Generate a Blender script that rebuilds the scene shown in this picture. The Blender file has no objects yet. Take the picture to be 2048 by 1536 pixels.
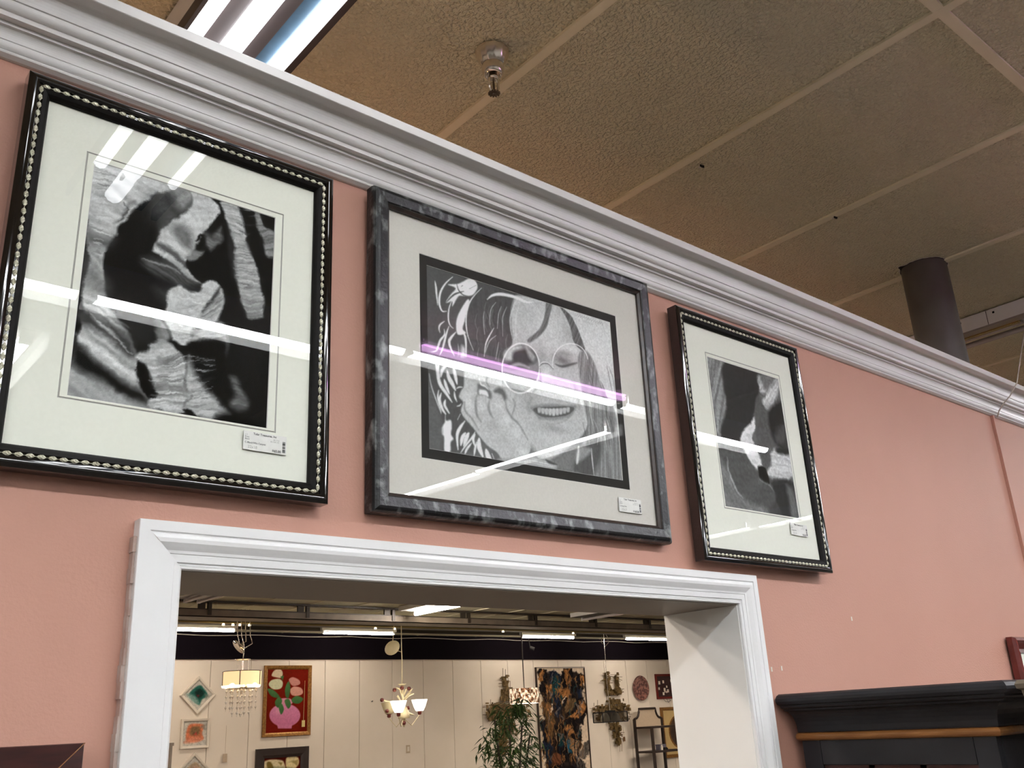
import bpy, math, random
import numpy as np
from mathutils import Matrix, Vector
random.seed(7); rng = np.random.default_rng(11)
S = bpy.context.scene; COL = S.collection
PI = math.pi

# ------------------------------------------------------------------ camera
F_PX = 1873.27
YAW, PITCH, ROLL = 0.718539, 0.345558, -0.052946
CAM = Vector((0.0, -1.17, 1.83))
def _axes():
    sa, ca = math.sin(YAW), math.cos(YAW); sb, cb = math.sin(PITCH), math.cos(PITCH)
    sc, cc = math.sin(ROLL), math.cos(ROLL)
    f = Vector((sa*cb, ca*cb, sb)); r0 = Vector((ca, -sa, 0)); u0 = r0.cross(f)
    return cc*r0 + sc*u0, -sc*r0 + cc*u0, f
RX, UP, FW = _axes()
cd = bpy.data.cameras.new('camera'); cam = bpy.data.objects.new('camera', cd); COL.objects.link(cam)
cd.sensor_width = 36; cd.lens = F_PX/2048*36; cd.clip_start = 0.02; cd.clip_end = 60
M = Matrix.Identity(4)
for i in range(3):
    M[i][0] = RX[i]; M[i][1] = UP[i]; M[i][2] = -FW[i]; M[i][3] = CAM[i]
cam.matrix_world = M
S.camera = cam
def ray(x, y): return (RX*(x-1024) + UP*(768-y) + FW*F_PX).normalized()
def at(x, y, Y):                     # photo point -> place on the plane y = Y
    d = ray(x, y); return CAM + d*((Y-CAM.y)/d.y)
def atz(x, y, Z):
    d = ray(x, y); return CAM + d*((Z-CAM.z)/d.z)

# ------------------------------------------------------------------ world, exposure
w = bpy.data.worlds.new('world'); S.world = w; w.use_nodes = True
w.node_tree.nodes['Background'].inputs[0].default_value = (0.02, 0.02, 0.022, 1)
S.view_settings.view_transform = 'Standard'; S.view_settings.look = 'None'
S.view_settings.gamma = 1; S.view_settings.use_curve_mapping = False
S.view_settings.exposure = 0.27
L_FRONT, L_FRONT_BRIGHT, L_OVER, L_FAR = 47.0, 62.0, 10.0, 80.0          # radiance of the fluorescent tubes

# ------------------------------------------------------------------ materials
def lin(c):
    if isinstance(c, (int, float)): c = (c, c, c)
    return tuple(((v/255)/12.92 if v/255 <= 0.04045 else ((v/255+0.055)/1.055)**2.4) for v in c)
def nodes(name):
    m = bpy.data.materials.new(name); m.use_nodes = True
    return m, m.node_tree, m.node_tree.nodes['Principled BSDF']
def mat(name, c, rough=0.5, metal=0.0, c2=None, scale=20.0, bump=0.0, bscale=None, spec=0.5, coat=0.0, stretch=None, detail=4.0, lo=0.35, hi=0.65):
    m, t, b = nodes(name); N = t.nodes; Lk = t.links
    b.inputs['Roughness'].default_value = rough; b.inputs['Metallic'].default_value = metal
    b.inputs['Specular IOR Level'].default_value = spec; b.inputs['Coat Weight'].default_value = coat
    b.inputs['Coat Roughness'].default_value = 0.04
    tc = N.new('ShaderNodeTexCoord'); mp = N.new('ShaderNodeMapping'); Lk.new(tc.outputs['Object'], mp.inputs[0])
    if stretch: mp.inputs['Scale'].default_value = stretch
    n = N.new('ShaderNodeTexNoise'); n.inputs['Scale'].default_value = scale; n.inputs['Detail'].default_value = detail
    Lk.new(mp.outputs[0], n.inputs['Vector'])
    a = lin(c); bcol = lin(c2) if c2 is not None else tuple(v*0.94 for v in a)
    r = N.new('ShaderNodeValToRGB'); r.color_ramp.elements[0].position = lo; r.color_ramp.elements[1].position = hi
    r.color_ramp.elements[0].color = (*bcol, 1); r.color_ramp.elements[1].color = (*a, 1)
    Lk.new(n.outputs[0], r.inputs[0]); Lk.new(r.outputs[0], b.inputs['Base Color'])
    if bump:
        n2 = N.new('ShaderNodeTexNoise'); n2.inputs['Scale'].default_value = bscale or scale*4; n2.inputs['Detail'].default_value = 3
        Lk.new(tc.outputs['Object'], n2.inputs['Vector'])
        bp = N.new('ShaderNodeBump'); bp.inputs['Strength'].default_value = bump; bp.inputs['Distance'].default_value = 0.01
        Lk.new(n2.outputs[0], bp.inputs['Height']); Lk.new(bp.outputs[0], b.inputs['Normal'])
    return m
def emis(name, c, s):
    m, t, b = nodes(name)
    b.inputs['Base Color'].default_value = (*lin(c), 1)
    b.inputs['Emission Color'].default_value = (*lin(c), 1); b.inputs['Emission Strength'].default_value = s
    return m
def glass_pane(name, tint=(1, 1, 1), r0=0.08, rough=0.0):
    """thin clear sheet: transparent, with a Schlick mirror reflection from both of its faces"""
    m = bpy.data.materials.new(name); m.use_nodes = True; t = m.node_tree; N = t.nodes; N.clear(); L = t.links
    o = N.new('ShaderNodeOutputMaterial'); mx = N.new('ShaderNodeMixShader'); tr = N.new('ShaderNodeBsdfTransparent'); gl = N.new('ShaderNodeBsdfGlossy')
    lw = N.new('ShaderNodeLayerWeight'); lw.inputs['Blend'].default_value = 0.5
    p = N.new('ShaderNodeMath'); p.operation = 'POWER'; p.inputs[1].default_value = 5
    a = N.new('ShaderNodeMath'); a.operation = 'MULTIPLY_ADD'; a.inputs[1].default_value = 1-r0; a.inputs[2].default_value = r0
    gl.inputs['Roughness'].default_value = rough; tr.inputs['Color'].default_value = (*tint, 1)
    L.new(lw.outputs['Facing'], p.inputs[0]); L.new(p.outputs[0], a.inputs[0]); L.new(a.outputs[0], mx.inputs[0])
    L.new(tr.outputs[0], mx.inputs[1]); L.new(gl.outputs[0], mx.inputs[2]); L.new(mx.outputs[0], o.inputs[0])
    return m
def art_mat(name, rough=0.55):
    m, t, b = nodes(name); a = t.nodes.new('ShaderNodeAttribute'); a.attribute_name = 'Ink'
    t.links.new(a.outputs['Color'], b.inputs['Base Color']); b.inputs['Roughness'].default_value = rough
    b.inputs['Specular IOR Level'].default_value = 0.02
    return m

M_pink = mat('pink_paint', (188, 140, 122), 0.62, scale=3, c2=(185, 137, 119), bump=0.08, bscale=220)
M_white = mat('white_trim_paint', (236, 236, 234), 0.34, scale=8, c2=(231, 231, 229), bump=0.03, bscale=60)
M_crown = mat('crown_paint', (228, 226, 223), 0.34, scale=8, c2=(222, 220, 217), bump=0.02, bscale=90)
M_soffit = mat('shaded_soffit_paint', (140, 130, 118), 0.5, scale=6, c2=(134, 124, 112), spec=0.25)  # trim paint darkened to stand in for the shade under the door head
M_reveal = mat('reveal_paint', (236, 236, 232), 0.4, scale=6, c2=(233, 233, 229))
M_back = mat('plain_wall_paint', (186, 184, 178), 0.7, scale=4)
M_floor = mat('carpet', (94, 86, 78), 0.9, scale=60, c2=(82, 76, 69), bump=0.3, bscale=400)
M_floor2 = mat('dark_floor', (70, 62, 54), 0.6, scale=40, c2=(60, 53, 46))
M_tile = mat('ceiling_tile', (226, 220, 190), 0.85, scale=3, c2=(221, 215, 184), bump=0.0)
def _tile():
    t = M_tile.node_tree; N = t.nodes; L = t.links; b = N['Principled BSDF']
    tc = N.new('ShaderNodeTexCoord')
    v = N.new('ShaderNodeTexNoise'); v.inputs['Scale'].default_value = 120; v.inputs['Detail'].default_value = 1.0; v.inputs['Distortion'].default_value = 0.3
    L.new(tc.outputs['Object'], v.inputs['Vector'])
    r = N.new('ShaderNodeValToRGB'); r.color_ramp.elements[0].position = 0.36; r.color_ramp.elements[1].position = 0.70
    L.new(v.outputs[0], r.inputs[0])
    bp = N.new('ShaderNodeBump'); bp.inputs['Strength'].default_value = 1.0; bp.inputs['Distance'].default_value = 0.007
    L.new(r.outputs[0], bp.inputs['Height']); L.new(bp.outputs[0], b.inputs['Normal'])
_tile()
M_grid = mat('ceiling_grid_paint', (236, 228, 200), 0.6, scale=10)
M_farwall = mat('cream_panel', (234, 223, 206), 0.6, scale=2, c2=(230, 219, 201))
M_seam = mat('panel_seam', (84, 70, 56), 0.7)
M_band = mat('dark_purple_paint', (13, 7, 14), 0.9, scale=4, spec=0.1)
M_black = mat('black_lacquer', (5, 4, 4), 0.07, spec=0.6, scale=60, c2=(8, 5, 5), coat=0.6)
M_blackin = mat('dark_brown_lacquer', (17, 13, 10), 0.5, scale=120, c2=(10, 8, 6), spec=0.15)
M_bead = mat('silver_bead', (232, 230, 210), 0.3, metal=0.35, scale=260, c2=(190, 186, 160))
M_mat = mat('white_mat_board', (240, 243, 229), 0.8, spec=0.2, scale=200, c2=(238, 241, 227))
M_matedge = mat('mat_bevel', (238, 238, 232), 0.8)
M_emb = mat('mat_emboss', (196, 196, 188), 0.8)
M_gmat = mat('warm_grey_mat_board', (218, 216, 206), 0.85, spec=0.2, scale=260, c2=(214, 212, 202))
M_kmat = mat('black_mat_board', (44, 44, 42), 0.85, spec=0.2, scale=200)
M_pewter = mat('mottled_pewter', (136, 140, 138), 0.36, metal=0.15, scale=55, c2=(15, 16, 17), detail=10, lo=0.53, hi=0.78, bump=0.12, bscale=160, stretch=(1, 1, 0.6))
M_pewin = mat('frame_inner_lip', (58, 46, 40), 0.3, scale=60, c2=(36, 30, 28))
M_glass = glass_pane('picture_glass', r0=0.048)
M_paper = mat('tag_paper', (232, 233, 226), 0.6, scale=100)
M_ink = mat('tag_ink', (70, 72, 68), 0.7)
M_pencil = mat('pencil', (165, 168, 160), 0.7)
M_art = art_mat('printed_art', 0.5)
M_chrome = mat('chrome', (236, 228, 216), 0.16, metal=0.92, scale=30, c2=(226, 218, 206))
M_brass_dk = mat('dull_bronze', (120, 108, 96), 0.3, metal=1.0)
M_pipe = mat('dark_brown_pipe_paint', (88, 81, 74), 0.5, scale=12, c2=(78, 71, 65))
M_dark = mat('black_void', (14, 11, 9), 0.9)
M_chip = mat('broken_tile_white', (215, 208, 196), 0.9)
M_house = mat('fixture_white_enamel', (232, 232, 228), 0.4, scale=10)
M_houseg = mat('fixture_grey_face', (150, 140, 132), 0.35, scale=10)
M_blue = mat('blue_reflector', (84, 116, 142), 0.25, scale=9, c2=(66, 92, 112))
M_louvre = mat('dark_grey_louvre', (64, 56, 56), 0.5, scale=10)
M_lav = mat('lavender_reflector', (206, 178, 214), 0.25, metal=0.2)
M_gold = mat('gold_reflector', (200, 170, 110), 0.15, metal=1.0)
M_tubef = emis('tube_front', (246, 250, 255), L_FRONT)
M_tubefb = emis('tube_front_brighter', (246, 250, 255), L_FRONT_BRIGHT)  # stronger only to even out the light towards the right
M_tubeo = emis('tube_overhead', (250, 252, 255), L_OVER)
M_lavglow = emis('lavender_glow', (232, 186, 240), 13)  # emission for the tinted reflector's mirrored light, not a lamp
M_tubew = emis('tube_warm', (255, 241, 228), L_FAR)
M_tubeoff = mat('unlit_tube_glass', (200, 192, 190), 0.2)
M_cable = mat('cable_white', (196, 186, 172), 0.5)
M_navy = mat('black_painted_wood', (40, 40, 43), 0.42, scale=12, c2=(33, 33, 36), bump=0.05, spec=0.35)
M_oak = mat('orange_brown_wood', (150, 100, 52), 0.4, scale=12, c2=(122, 78, 38), stretch=(1, 8, 8))
M_walnut = mat('walnut_wood', (84, 60, 40), 0.45, scale=14, c2=(60, 42, 28), stretch=(8, 8, 1))
M_maroon = mat('dark_maroon_wood', (58, 22, 18), 0.35, scale=30, c2=(44, 15, 12), stretch=(1, 6, 6))
M_red = mat('red_brown_frame', (104, 40, 34), 0.25, scale=20, c2=(84, 30, 26))
M_steel = mat('painted_steel_beam', (122, 112, 98), 0.55, scale=6, c2=(104, 95, 82))
M_steeld = mat('dark_steel', (52, 45, 36), 0.5)
M_wfr = mat('white_wood_frame', (226, 216, 198), 0.4)
M_goldfr = mat('antique_gold_frame', (156, 112, 52), 0.35, metal=0.5, scale=40, c2=(122, 82, 34))
M_dkfr = mat('very_dark_brown_frame', (40, 26, 18), 0.4, scale=30)
M_brassy = mat('torch_cut_brass', (128, 104, 62), 0.45, metal=0.45, scale=14, c2=(84, 66, 38))
M_shade = emis('lit_drum_shade', (246, 214, 160), 0.75)
M_shadein = emis('lit_shade_diffuser', (255, 236, 200), 3.2)
M_glassl = emis('lit_glass_shade', (255, 244, 226), 4.5)
M_cream = mat('cream_metal', (226, 214, 174), 0.4)
M_rust = mat('rust_flower_paint', (96, 34, 24), 0.5)
M_crystal = glass_pane('crystal', r0=0.2, rough=0.05)
M_leaf = mat('bamboo_leaf', (62, 88, 36), 0.55, scale=20, c2=(40, 62, 24))
M_stem = mat('bamboo_cane', (46, 32, 22), 0.5)
M_pot = mat('planter_clay', (92, 66, 50), 0.6)
M_copper = mat('capiz_copper_shell', (214, 168, 128), 0.16, metal=1.0, scale=60, c2=(70, 36, 22), stretch=(1, 1, 0.5), detail=1, bump=0.5, bscale=70)
def _shell():
    t = M_copper.node_tree; N = t.nodes; L = t.links; b = N['Principled BSDF']; tc = N.new('ShaderNodeTexCoord'); mp = N.new('ShaderNodeMapping')
    mp.inputs['Scale'].default_value = (26, 26, 14); mp.inputs['Rotation'].default_value = (0, 0.5, 0); L.new(tc.outputs['Object'], mp.inputs[0])
    n = N.new('ShaderNodeTexNoise'); n.inputs['Scale'].default_value = 1.0; n.inputs['Detail'].default_value = 2; L.new(mp.outputs[0], n.inputs['Vector'])
    r = N.new('ShaderNodeValToRGB'); e = r.color_ramp.elements; e[0].position = .45; e[0].color = (.02, .008, .003, 1); e[1].position = .66; e[1].color = (1, .78, .55, 1)
    L.new(n.outputs[0], r.inputs[0]); L.new(r.outputs[0], b.inputs['Emission Color']); b.inputs['Emission Strength'].default_value = 1.3
_shell()                                           # the shell pieces let the lamp inside shine through unevenly
M_smoke = glass_pane('smoked_glass', tint=(0.42, 0.40, 0.36))
M_ribbed = mat('ribbed_clear_glass_grey', (120, 112, 98), 0.3)
M_plate = mat('mottled_ceramic', (150, 104, 92), 0.18, scale=22, c2=(84, 56, 52), detail=8, lo=0.42, hi=0.6)
M_beige = mat('beige_fabric_panel', (192, 172, 146), 0.8)
M_tagy = mat('yellow_tag', (222, 200, 130), 0.7)
M_tagb = mat('brown_tag', (120, 84, 46), 0.7)

# ------------------------------------------------------------------ mesh builders
class MB:
    def __init__(s): s.v = []; s.f = []; s.m = []
    def quadloop(s, rings, closed_ring=True, closed=False, mi=0):
        n = len(rings[0]); b = len(s.v)
        for r in rings: s.v += [tuple(p) for p in r]
        R = len(rings)
        for i in range(R if closed else R-1):
            j = (i+1) % R
            for k in range(n if closed_ring else n-1):
                l = (k+1) % n
                s.f.append((b+i*n+k, b+i*n+l, b+j*n+l, b+j*n+k)); s.m.append(mi)
    def face(s, pts, mi=0):
        b = len(s.v); s.v += [tuple(p) for p in pts]; s.f.append(tuple(range(b, b+len(pts)))); s.m.append(mi)
    def box(s, x0, x1, y0, y1, z0, z1, mi=0, T=None):
        b = len(s.v)
        P = [Vector((x, y, z)) for z in (z0, z1) for y in (y0, y1) for x in (x0, x1)]
        if T: P = [T @ p for p in P]
        s.v += [tuple(p) for p in P]
        for f in ((0,2,3,1),(4,5,7,6),(0,1,5,4),(2,6,7,3),(0,4,6,2),(1,3,7,5)):
            s.f.append(tuple(b+i for i in f)); s.m.append(mi)
    def tube(s, pts, r, n=8, cap=True, mi=0):
        pts = [Vector(p) for p in pts]; rr = r if isinstance(r, (list, tuple)) else [r]*len(pts)
        rings = []
        for i, p in enumerate(pts):
            d = (pts[min(i+1, len(pts)-1)] - pts[max(i-1, 0)]).normalized()
            a = d.cross(Vector((0.13, 0.31, 0.94))); 
            if a.length < 1e-3: a = d.cross(Vector((1, 0, 0)))
            a.normalize(); c = d.cross(a)
            rings.append([p + (a*math.cos(t) + c*math.sin(t))*rr[i] for t in [2*PI*k/n for k in range(n)]])
        s.quadloop(rings, mi=mi)
        if cap: s.face(rings[0][::-1], mi); s.face(rings[-1], mi)
    def lathe(s, prof, c=(0, 0, 0), n=24, mi=0, T=None, flute=0, fa=0.0):
        rings = []
        for (r, z) in prof:
            ring = []
            for k in range(n):
                a = 2*PI*k/n; q = r*(1+fa*math.cos(flute*a)) if flute else r
                p = Vector((q*math.cos(a), q*math.sin(a), z))
                if T: p = T @ p
                ring.append(p + Vector(c))
            rings.append(ring)
        s.quadloop(rings, mi=mi)
    def build(s, name, mats, parent=None, smooth=False, loc=None):
        me = bpy.data.meshes.new(name); me.from_pydata(s.v, [], s.f)
        if not isinstance(mats, (list, tuple)): mats = [mats]
        for m in mats: me.materials.append(m)
        for p, i in zip(me.polygons, s.m): p.material_index = i
        if smooth: me.polygons.foreach_set('use_smooth', [True]*len(me.polygons))
        me.update()
        o = bpy.data.objects.new(name, me); COL.objects.link(o)
        if parent: o.parent = parent
        if loc is not None: o.location = loc
        return o
def tag(o, label=None, cat=None, group=None, kind=None):
    if label: o['label'] = label
    if cat: o['category'] = cat
    if group: o['group'] = group
    if kind: o['kind'] = kind
    return o
def thing(name, loc, label, cat, group=None, rot=(0, 0, 0)):
    o = bpy.data.objects.new(name, None); COL.objects.link(o); o.location = loc; o.rotation_euler = rot
    o.empty_display_size = 0.1
    return tag(o, label, cat, group)
def struct(name, mb, m, smooth=False): return tag(mb.build(name, m, smooth=smooth), kind='structure')
def copy_tree(o, parent=None):
    c = o.copy(); COL.objects.link(c)
    if parent: c.parent = parent
    for ch in [k for k in bpy.data.objects if k.parent == o]: copy_tree(ch, c)
    return c
def text(body, size, m, parent, loc, rot=(PI/2, 0, 0), bold=0.0, align='LEFT', name='lettering', sx=1.0):
    cu = bpy.data.curves.new(name, 'FONT'); cu.body = body; cu.size = size; cu.offset = bold; cu.align_x = align
    t = bpy.data.objects.new(name, cu); COL.objects.link(t)
    dg = bpy.context.evaluated_depsgraph_get(); me = bpy.data.meshes.new_from_object(t.evaluated_get(dg))
    bpy.data.objects.remove(t); me.materials.clear(); me.materials.append(m)
    o = bpy.data.objects.new(name, me); COL.objects.link(o); o.parent = parent; o.location = loc; o.rotation_euler = rot; o.scale = (sx, 1, 1)
    return o
def rect_ring(x0, x1, z0, z1, prof):          # prof: (inward distance, forward height)
    return [[(x0+d, -h, z0+d), (x1-d, -h, z0+d), (x1-d, -h, z1-d), (x0+d, -h, z1-d)] for d, h in prof]

# ------------------------------------------------------------------ the room
FZ, CZ = 0.0, 3.24
XL, XR, YB, YF = -5.5, 17.5, -8.0, 12.0
OX0, OX1, OZ = 0.4503, 1.5847, 2.0284           # opening in the pink wall
WT = 0.186; WTOP = 2.765
m = MB(); m.box(XL, XR, YB, 0.09, -0.1, FZ); m.box(XL, XR, 0.09, YF+0.2, -0.1, FZ, 1); struct('floor', m, [M_floor, M_floor2])
m = MB(); m.box(XL, XR, YB, YF+0.2, CZ+0.004, CZ+0.1)
struct('ceiling', m, M_tile)
m = MB()                                          # T-bar grid of the suspended ceiling
gx = [1.831 + 0.607*k for k in range(-12, 26)]
for x in gx:
    if XL < x < XR: m.box(x-0.012, x+0.012, YB, YF, CZ-0.003, CZ+0.004)
for k in range(-6, 11):
    y = -0.56 + 1.214*k
    m.box(XL, XR, y-0.012, y+0.012, CZ-0.0028, CZ+0.004)
struct('trim_1', m, M_grid)
m = MB()
m.box(XL, OX0, 0, WT-0.01, FZ, WTOP); m.box(OX1, 8.0, 0, WT-0.01, FZ, WTOP); m.box(OX0, OX1, 0, WT-0.01, OZ, WTOP)
struct('wall_front', m, M_pink)
m = MB()                                          # lining of the opening
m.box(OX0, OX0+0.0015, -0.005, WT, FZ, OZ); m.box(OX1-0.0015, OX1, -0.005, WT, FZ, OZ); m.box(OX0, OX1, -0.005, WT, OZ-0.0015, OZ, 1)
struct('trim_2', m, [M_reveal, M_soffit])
# door casing: mitred sweep
cprof = [(0, 0), (0, .0185), (.0005, .0195), (.013, .0195), (.0138, .0172), (.0150, .0172), (.0165, .0195), (.021, .0203), (.026, .0196),
         (.031, .0165), (.035, .0138), (.0385, .0132), (.0390, .0115), (.0400, .0115), (.0405, .0128), (.0490, .0122), (.0495, .0098),
         (.0525, .0098), (.0530, .0086), (.0545, .0112), (.0565, .0112), (.0578, .0092), (.058, 0)]
CW = .058
def casing(yw, sgn):
    m = MB(); rings = []
    for d, h in cprof:
        o_ = CW-d; y = yw + sgn*h
        rings.append([(OX0-o_, y, OZ+o_), (OX1+o_, y, OZ+o_), (OX1+o_, y, FZ)])
    m.quadloop(rings, closed_ring=False)
    flat = [(0, 0), (0, .0188), (.0008, .0195), (.012, .0196), (.030, .0190), (.046, .0180), (.0470, .0165), (.0545, .0158), (.0565, .0140), (.058, .0120), (.058, 0)]
    m.quadloop([[(OX0-CW+d, yw+sgn*h, FZ), (OX0-CW+d, yw+sgn*h, OZ+CW-d)] for d, h in flat], closed_ring=False)
    return m
struct('trim_3', casing(0, -1), M_white)
struct('trim_4', casing(WT-0.01, 1), M_white)
m = MB()                                          # ragged caulk line beside the left casing
for i in range(46):
    z = 1.2 + i*0.0188; wd = 0.0025 + 0.003*random.random()
    m.box(OX0-CW-wd, OX0-CW+0.001, -0.010-0.004*random.random(), 0.0, z, z+0.0190)
struct('trim_5', m, mat('old_caulk', (168, 140, 128), 0.7, c2=(190, 176, 166), scale=30))
# crown moulding
cr = [(0, 2.778), (-.0742, 2.778), (-.075, 2.7772)]
cy, cz_ = -.075, 2.7772
def step(dy=0.0, dz=0.0):
    global cy, cz_
    cy += dy; cz_ -= dz; cr.append((cy, cz_))
def bow(dy, dz, concave, n=8):
    y0_, z0_ = cy, cz_
    for k in range(1, n+1):
        a_ = PI/2*k/n
        if concave: step_to(y0_ + dy*math.sin(a_), z0_ - dz*(1-math.cos(a_)))
        else: step_to(y0_ + dy*(1-math.cos(a_)), z0_ - dz*math.sin(a_))
def step_to(y, z):
    global cy, cz_
    cy, cz_ = y, z; cr.append((y, z))
step(0, .0158); step(.0010, .0008); step(.0150, 0)          # lip and its flat underside
bow(.0135, .0245, True)                                      # upper cove
step(.0022, .0003); step(0, .0012); step(-.0012, .0003)      # quirk
bow(.0085, .0120, False)                                     # ovolo
step(0, .0072); step(.0105, 0)                               # fillet and underside
step(0, .0052); step(.0015, 0)                               # thin fillet
bow(.0080, .0155, True)                                      # lower cove
step(.0012, .0002); step(0, .0010); step(-.0008, .0002)
bow(.0065, .0100, False)
step(-.0020, .0008); step(-.0008, .0020); step(.0008, .0020); step_to(-.0045, 2.6748); step_to(0, 2.6745)
m = MB(); m.quadloop([[(XL, y, z) for y, z in cr], [(8.0, y, z) for y, z in cr]], closed_ring=False)
struct('trim_6', m, M_crown)
# enclosing walls
m = MB(); m.box(XL-0.1, XL, YB, YF+0.2, FZ, CZ); struct('wall_left', m, M_back)
m = MB(); m.box(XR, XR+0.1, YB, YF+0.2, FZ, CZ); struct('wall_right', m, M_back)
m = MB(); m.box(XL, XR, YB-0.1, YB, FZ, CZ); struct('wall_back', m, M_back)
# far wall: cream panels, dark seams, cap rail, purple band above
xs0 = at(422, 1330, YF).x
m = MB(); m.box(XL, XR, YF+0.02, YF+0.1, FZ, CZ, 1)
x = xs0 - 0.603*16
PT = at(700, 1321, YF).z
while x < XR:
    m.box(x+0.004, x+0.599, YF, YF+0.02, FZ, PT); x += 0.603
m.box(XL, XR, YF-0.012, YF+0.02, PT, PT+0.016)
struct('wall_far', m, [M_farwall, M_seam])
m = MB(); m.box(XL, XR, YF-0.05, YF+0.02, PT+0.016, CZ)
struct('trim_7', m, M_band)

# ------------------------------------------------------------------ ceiling lights
def strip_light(label, cx, cy, axis, length, group, tubes=((0, 0.02, 1),), W=0.11, lit=M_tubef, extra=None, name='ceiling_light', face=M_houseg, zt=3.15, zh=3.18, skirt=3.122):
    """surface strip light hanging just under the ceiling; local x runs along the tube"""
    rz = 0 if axis == 'x' else PI/2
    t = thing(name, (cx, cy, CZ), label, 'ceiling light', group, (0, 0, rz))
    h = length/2; m = MB()
    m.box(-h-0.03, h+0.03, -W/2, W/2, zh-CZ, -0.003)
    m.build('housing', [M_house], t)
    m = MB(); m.box(-h-0.02, h+0.02, -W/2+0.006, W/2-0.006, zh-CZ-0.002, zh-CZ); m.build('reflector', [face], t)
    if skirt:
        m = MB(); q = max(abs(o_) for o_, *_ in tubes)+0.070
        for s in (-1, 1): m.box(-h-0.02, h+0.02, s*q-0.002, s*q+0.002, skirt-CZ, zh-CZ+0.002)
        if q > W/2: m.box(-h-0.02, h+0.02, -q, q, zh-CZ-0.001, zh-CZ+0.002)
        m.build('side_reflector', [M_house], t)
    for off, r, on, *ex in tubes:
        m = MB(); m.tube([(-h+0.01-(ex[0] if ex else 0), off, zt-CZ), (h-0.01, off, zt-CZ)], r, 10, cap=True)
        tb = m.build('tube', [lit if on else M_tubeoff], t, smooth=False)
        for s in (-1, 1):
            m = MB(); m.box(s*h-0.012, s*h+0.012, off-r*0.9, off+r*0.9, zt-CZ-r*0.8, zh-CZ); m.build('lamp_holder', [M_house], t)
    if extra: extra(t)
    return t
# wide fixture over the wall (seen at the top left, and mirrored in the left picture)
def wide_extra(t):
    m = MB()                                       # local +y = world -x
    x0, x1 = -1.30, 1.32
    for a, b in ((0.5585-0.6335, 0.5975-0.6335), (0.644-0.6335, 0.6735-0.6335)):
        m.box(x0, x1, -b, -a, 3.150-CZ, 3.172-CZ)
    m.build('grey_louvre', [M_louvre], t)
    m = MB(); m.box(x0, x1, -(0.7085-0.6335), -(0.675-0.6335), 3.158-CZ, 3.162-CZ)
    m.build('blue_reflector', [M_blue], t)
    m = MB()
    m.box(x0, x1, -(0.749-0.6335), -(0.734-0.6335), 3.140-CZ, 3.172-CZ); m.box(x0, x1, 0.107, 0.1155, 3.140-CZ, 3.172-CZ)
    m.build('side_flange', [M_louvre], t)
strip_light('wide fluorescent fixture with a blue reflector strip, over the top left of the wall', 0.6335, 0.16, 'y', 2.26, None,
            tubes=((0.6335-0.5445, 0.0165, 1), (0.6335-0.6195, 0.0225, 1, 0.13), (0.6335-0.7215, 0.0125, 1)), W=0.231, extra=wide_extra, zh=3.172, lit=M_tubeo, skirt=None)
def lav(t):
    if abs(t.location.x-2.5) > 0.1: return
    m = MB(); m.tube([(-0.56, 0.084, 3.136-CZ), (0.56, 0.084, 3.136-CZ)], 0.011, 8); m.box(-.56, .56, .072, .096, 3.148-CZ, 3.152-CZ); m.build('lavender_glow_bar', [M_lavglow], t)  # glowing bar standing in for the tube's reflection in its coloured reflector
GR = 'fluorescent strip lights of the front room, seen mirrored in the picture glass'
for k, xc in enumerate((0.15, 1.335, 2.50, 3.70)):
    strip_light(('strip light mirrored as a short bar at the left edge of the leftmost picture', 'strip light mirrored as a long white bar across the pale boulder print',
                 'fluorescent strip light mirrored as a white and lavender bar across the portrait drawing', 'fluorescent strip light mirrored as a white bar ending inside the smallest canyon print')[k],
                xc, -1.71, 'x', 1.15, GR, tubes=((0, 0.028, 1),), extra=lav, lit=M_tubefb if xc > 2 else M_tubef)
for (x, y), lb in (((0.69, -2.74), 'strip light mirrored as a short slanting dash at the lower left of the leftmost picture'),
                   ((3.42, -2.62), 'strip light mirrored as a rising white bar across the chin in the portrait drawing'),
                   ((3.45, -3.75), 'strip light mirrored as the lower left end of the rising bar in the portrait drawing'),
                   ((6.15, -2.55), 'strip light mirrored as a rising bar above the tag of the rightmost print'),
                   ((6.10, -3.72), 'strip light mirrored as a short bar in the rightmost picture, lower left mat')):
    strip_light(lb, x, y, 'y', 1.12, GR, tubes=((0, 0.022, 1),), W=0.10, lit=M_tubefb if x > 2 else M_tubef)
for x, y in ((-2.2, -1.7), (-2.2, -4.4), (0.8, -5.8), (4.0, -6.4), (7.6, -1.4), (6.4, -0.8), (9.5, -4.5), (-4.2, -3.0)):  # unseen fixtures added for illumination, clear of the mirrored ceiling
    strip_light('unseen fluorescent strip light added to brighten the front room', x, y, 'x', 2.3, 'unseen strip lights added to brighten the front room', tubes=((-0.05, 0.019, 1), (0.05, 0.019, 1)), W=0.2)

# unlit fixture behind the brown pipe
t = thing('ceiling_light', (3.70, 0.25, CZ), 'unlit fixture with white perforated side and gold reflector behind the brown pipe', 'ceiling light', None, (0, 0, PI/2))
m = MB(); m.box(-1.1, 1.2, 0.088, 0.094, -0.060, -0.002)
for k in range(17):
    x = -1.05 + 0.13*k
    m.box(x, x+0.008, 0.0941, 0.0946, -0.022, -0.014, 1)
m.box(-0.11, -0.108, 0.0941, 0.0946, -0.060, -0.002, 1)
m.build('side_rail', [M_house, M_dark], t)
m = MB(); m.box(-1.1, 1.2, -0.10, 0.088, -0.012, -0.004); m.box(-1.1, 1.2, 0.050, 0.094, -0.066, -0.060); m.build('housing', [M_houseg], t)
m = MB(); m.box(-0.20, 1.1, 0.030, 0.050, -0.070, -0.060); m.build('reflector', [M_gold], t)
m = MB(); m.box(-0.18, 1.1, -0.095, 0.030, -0.030, -0.024); m.build('louvre', [M_maroon], t)
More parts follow.
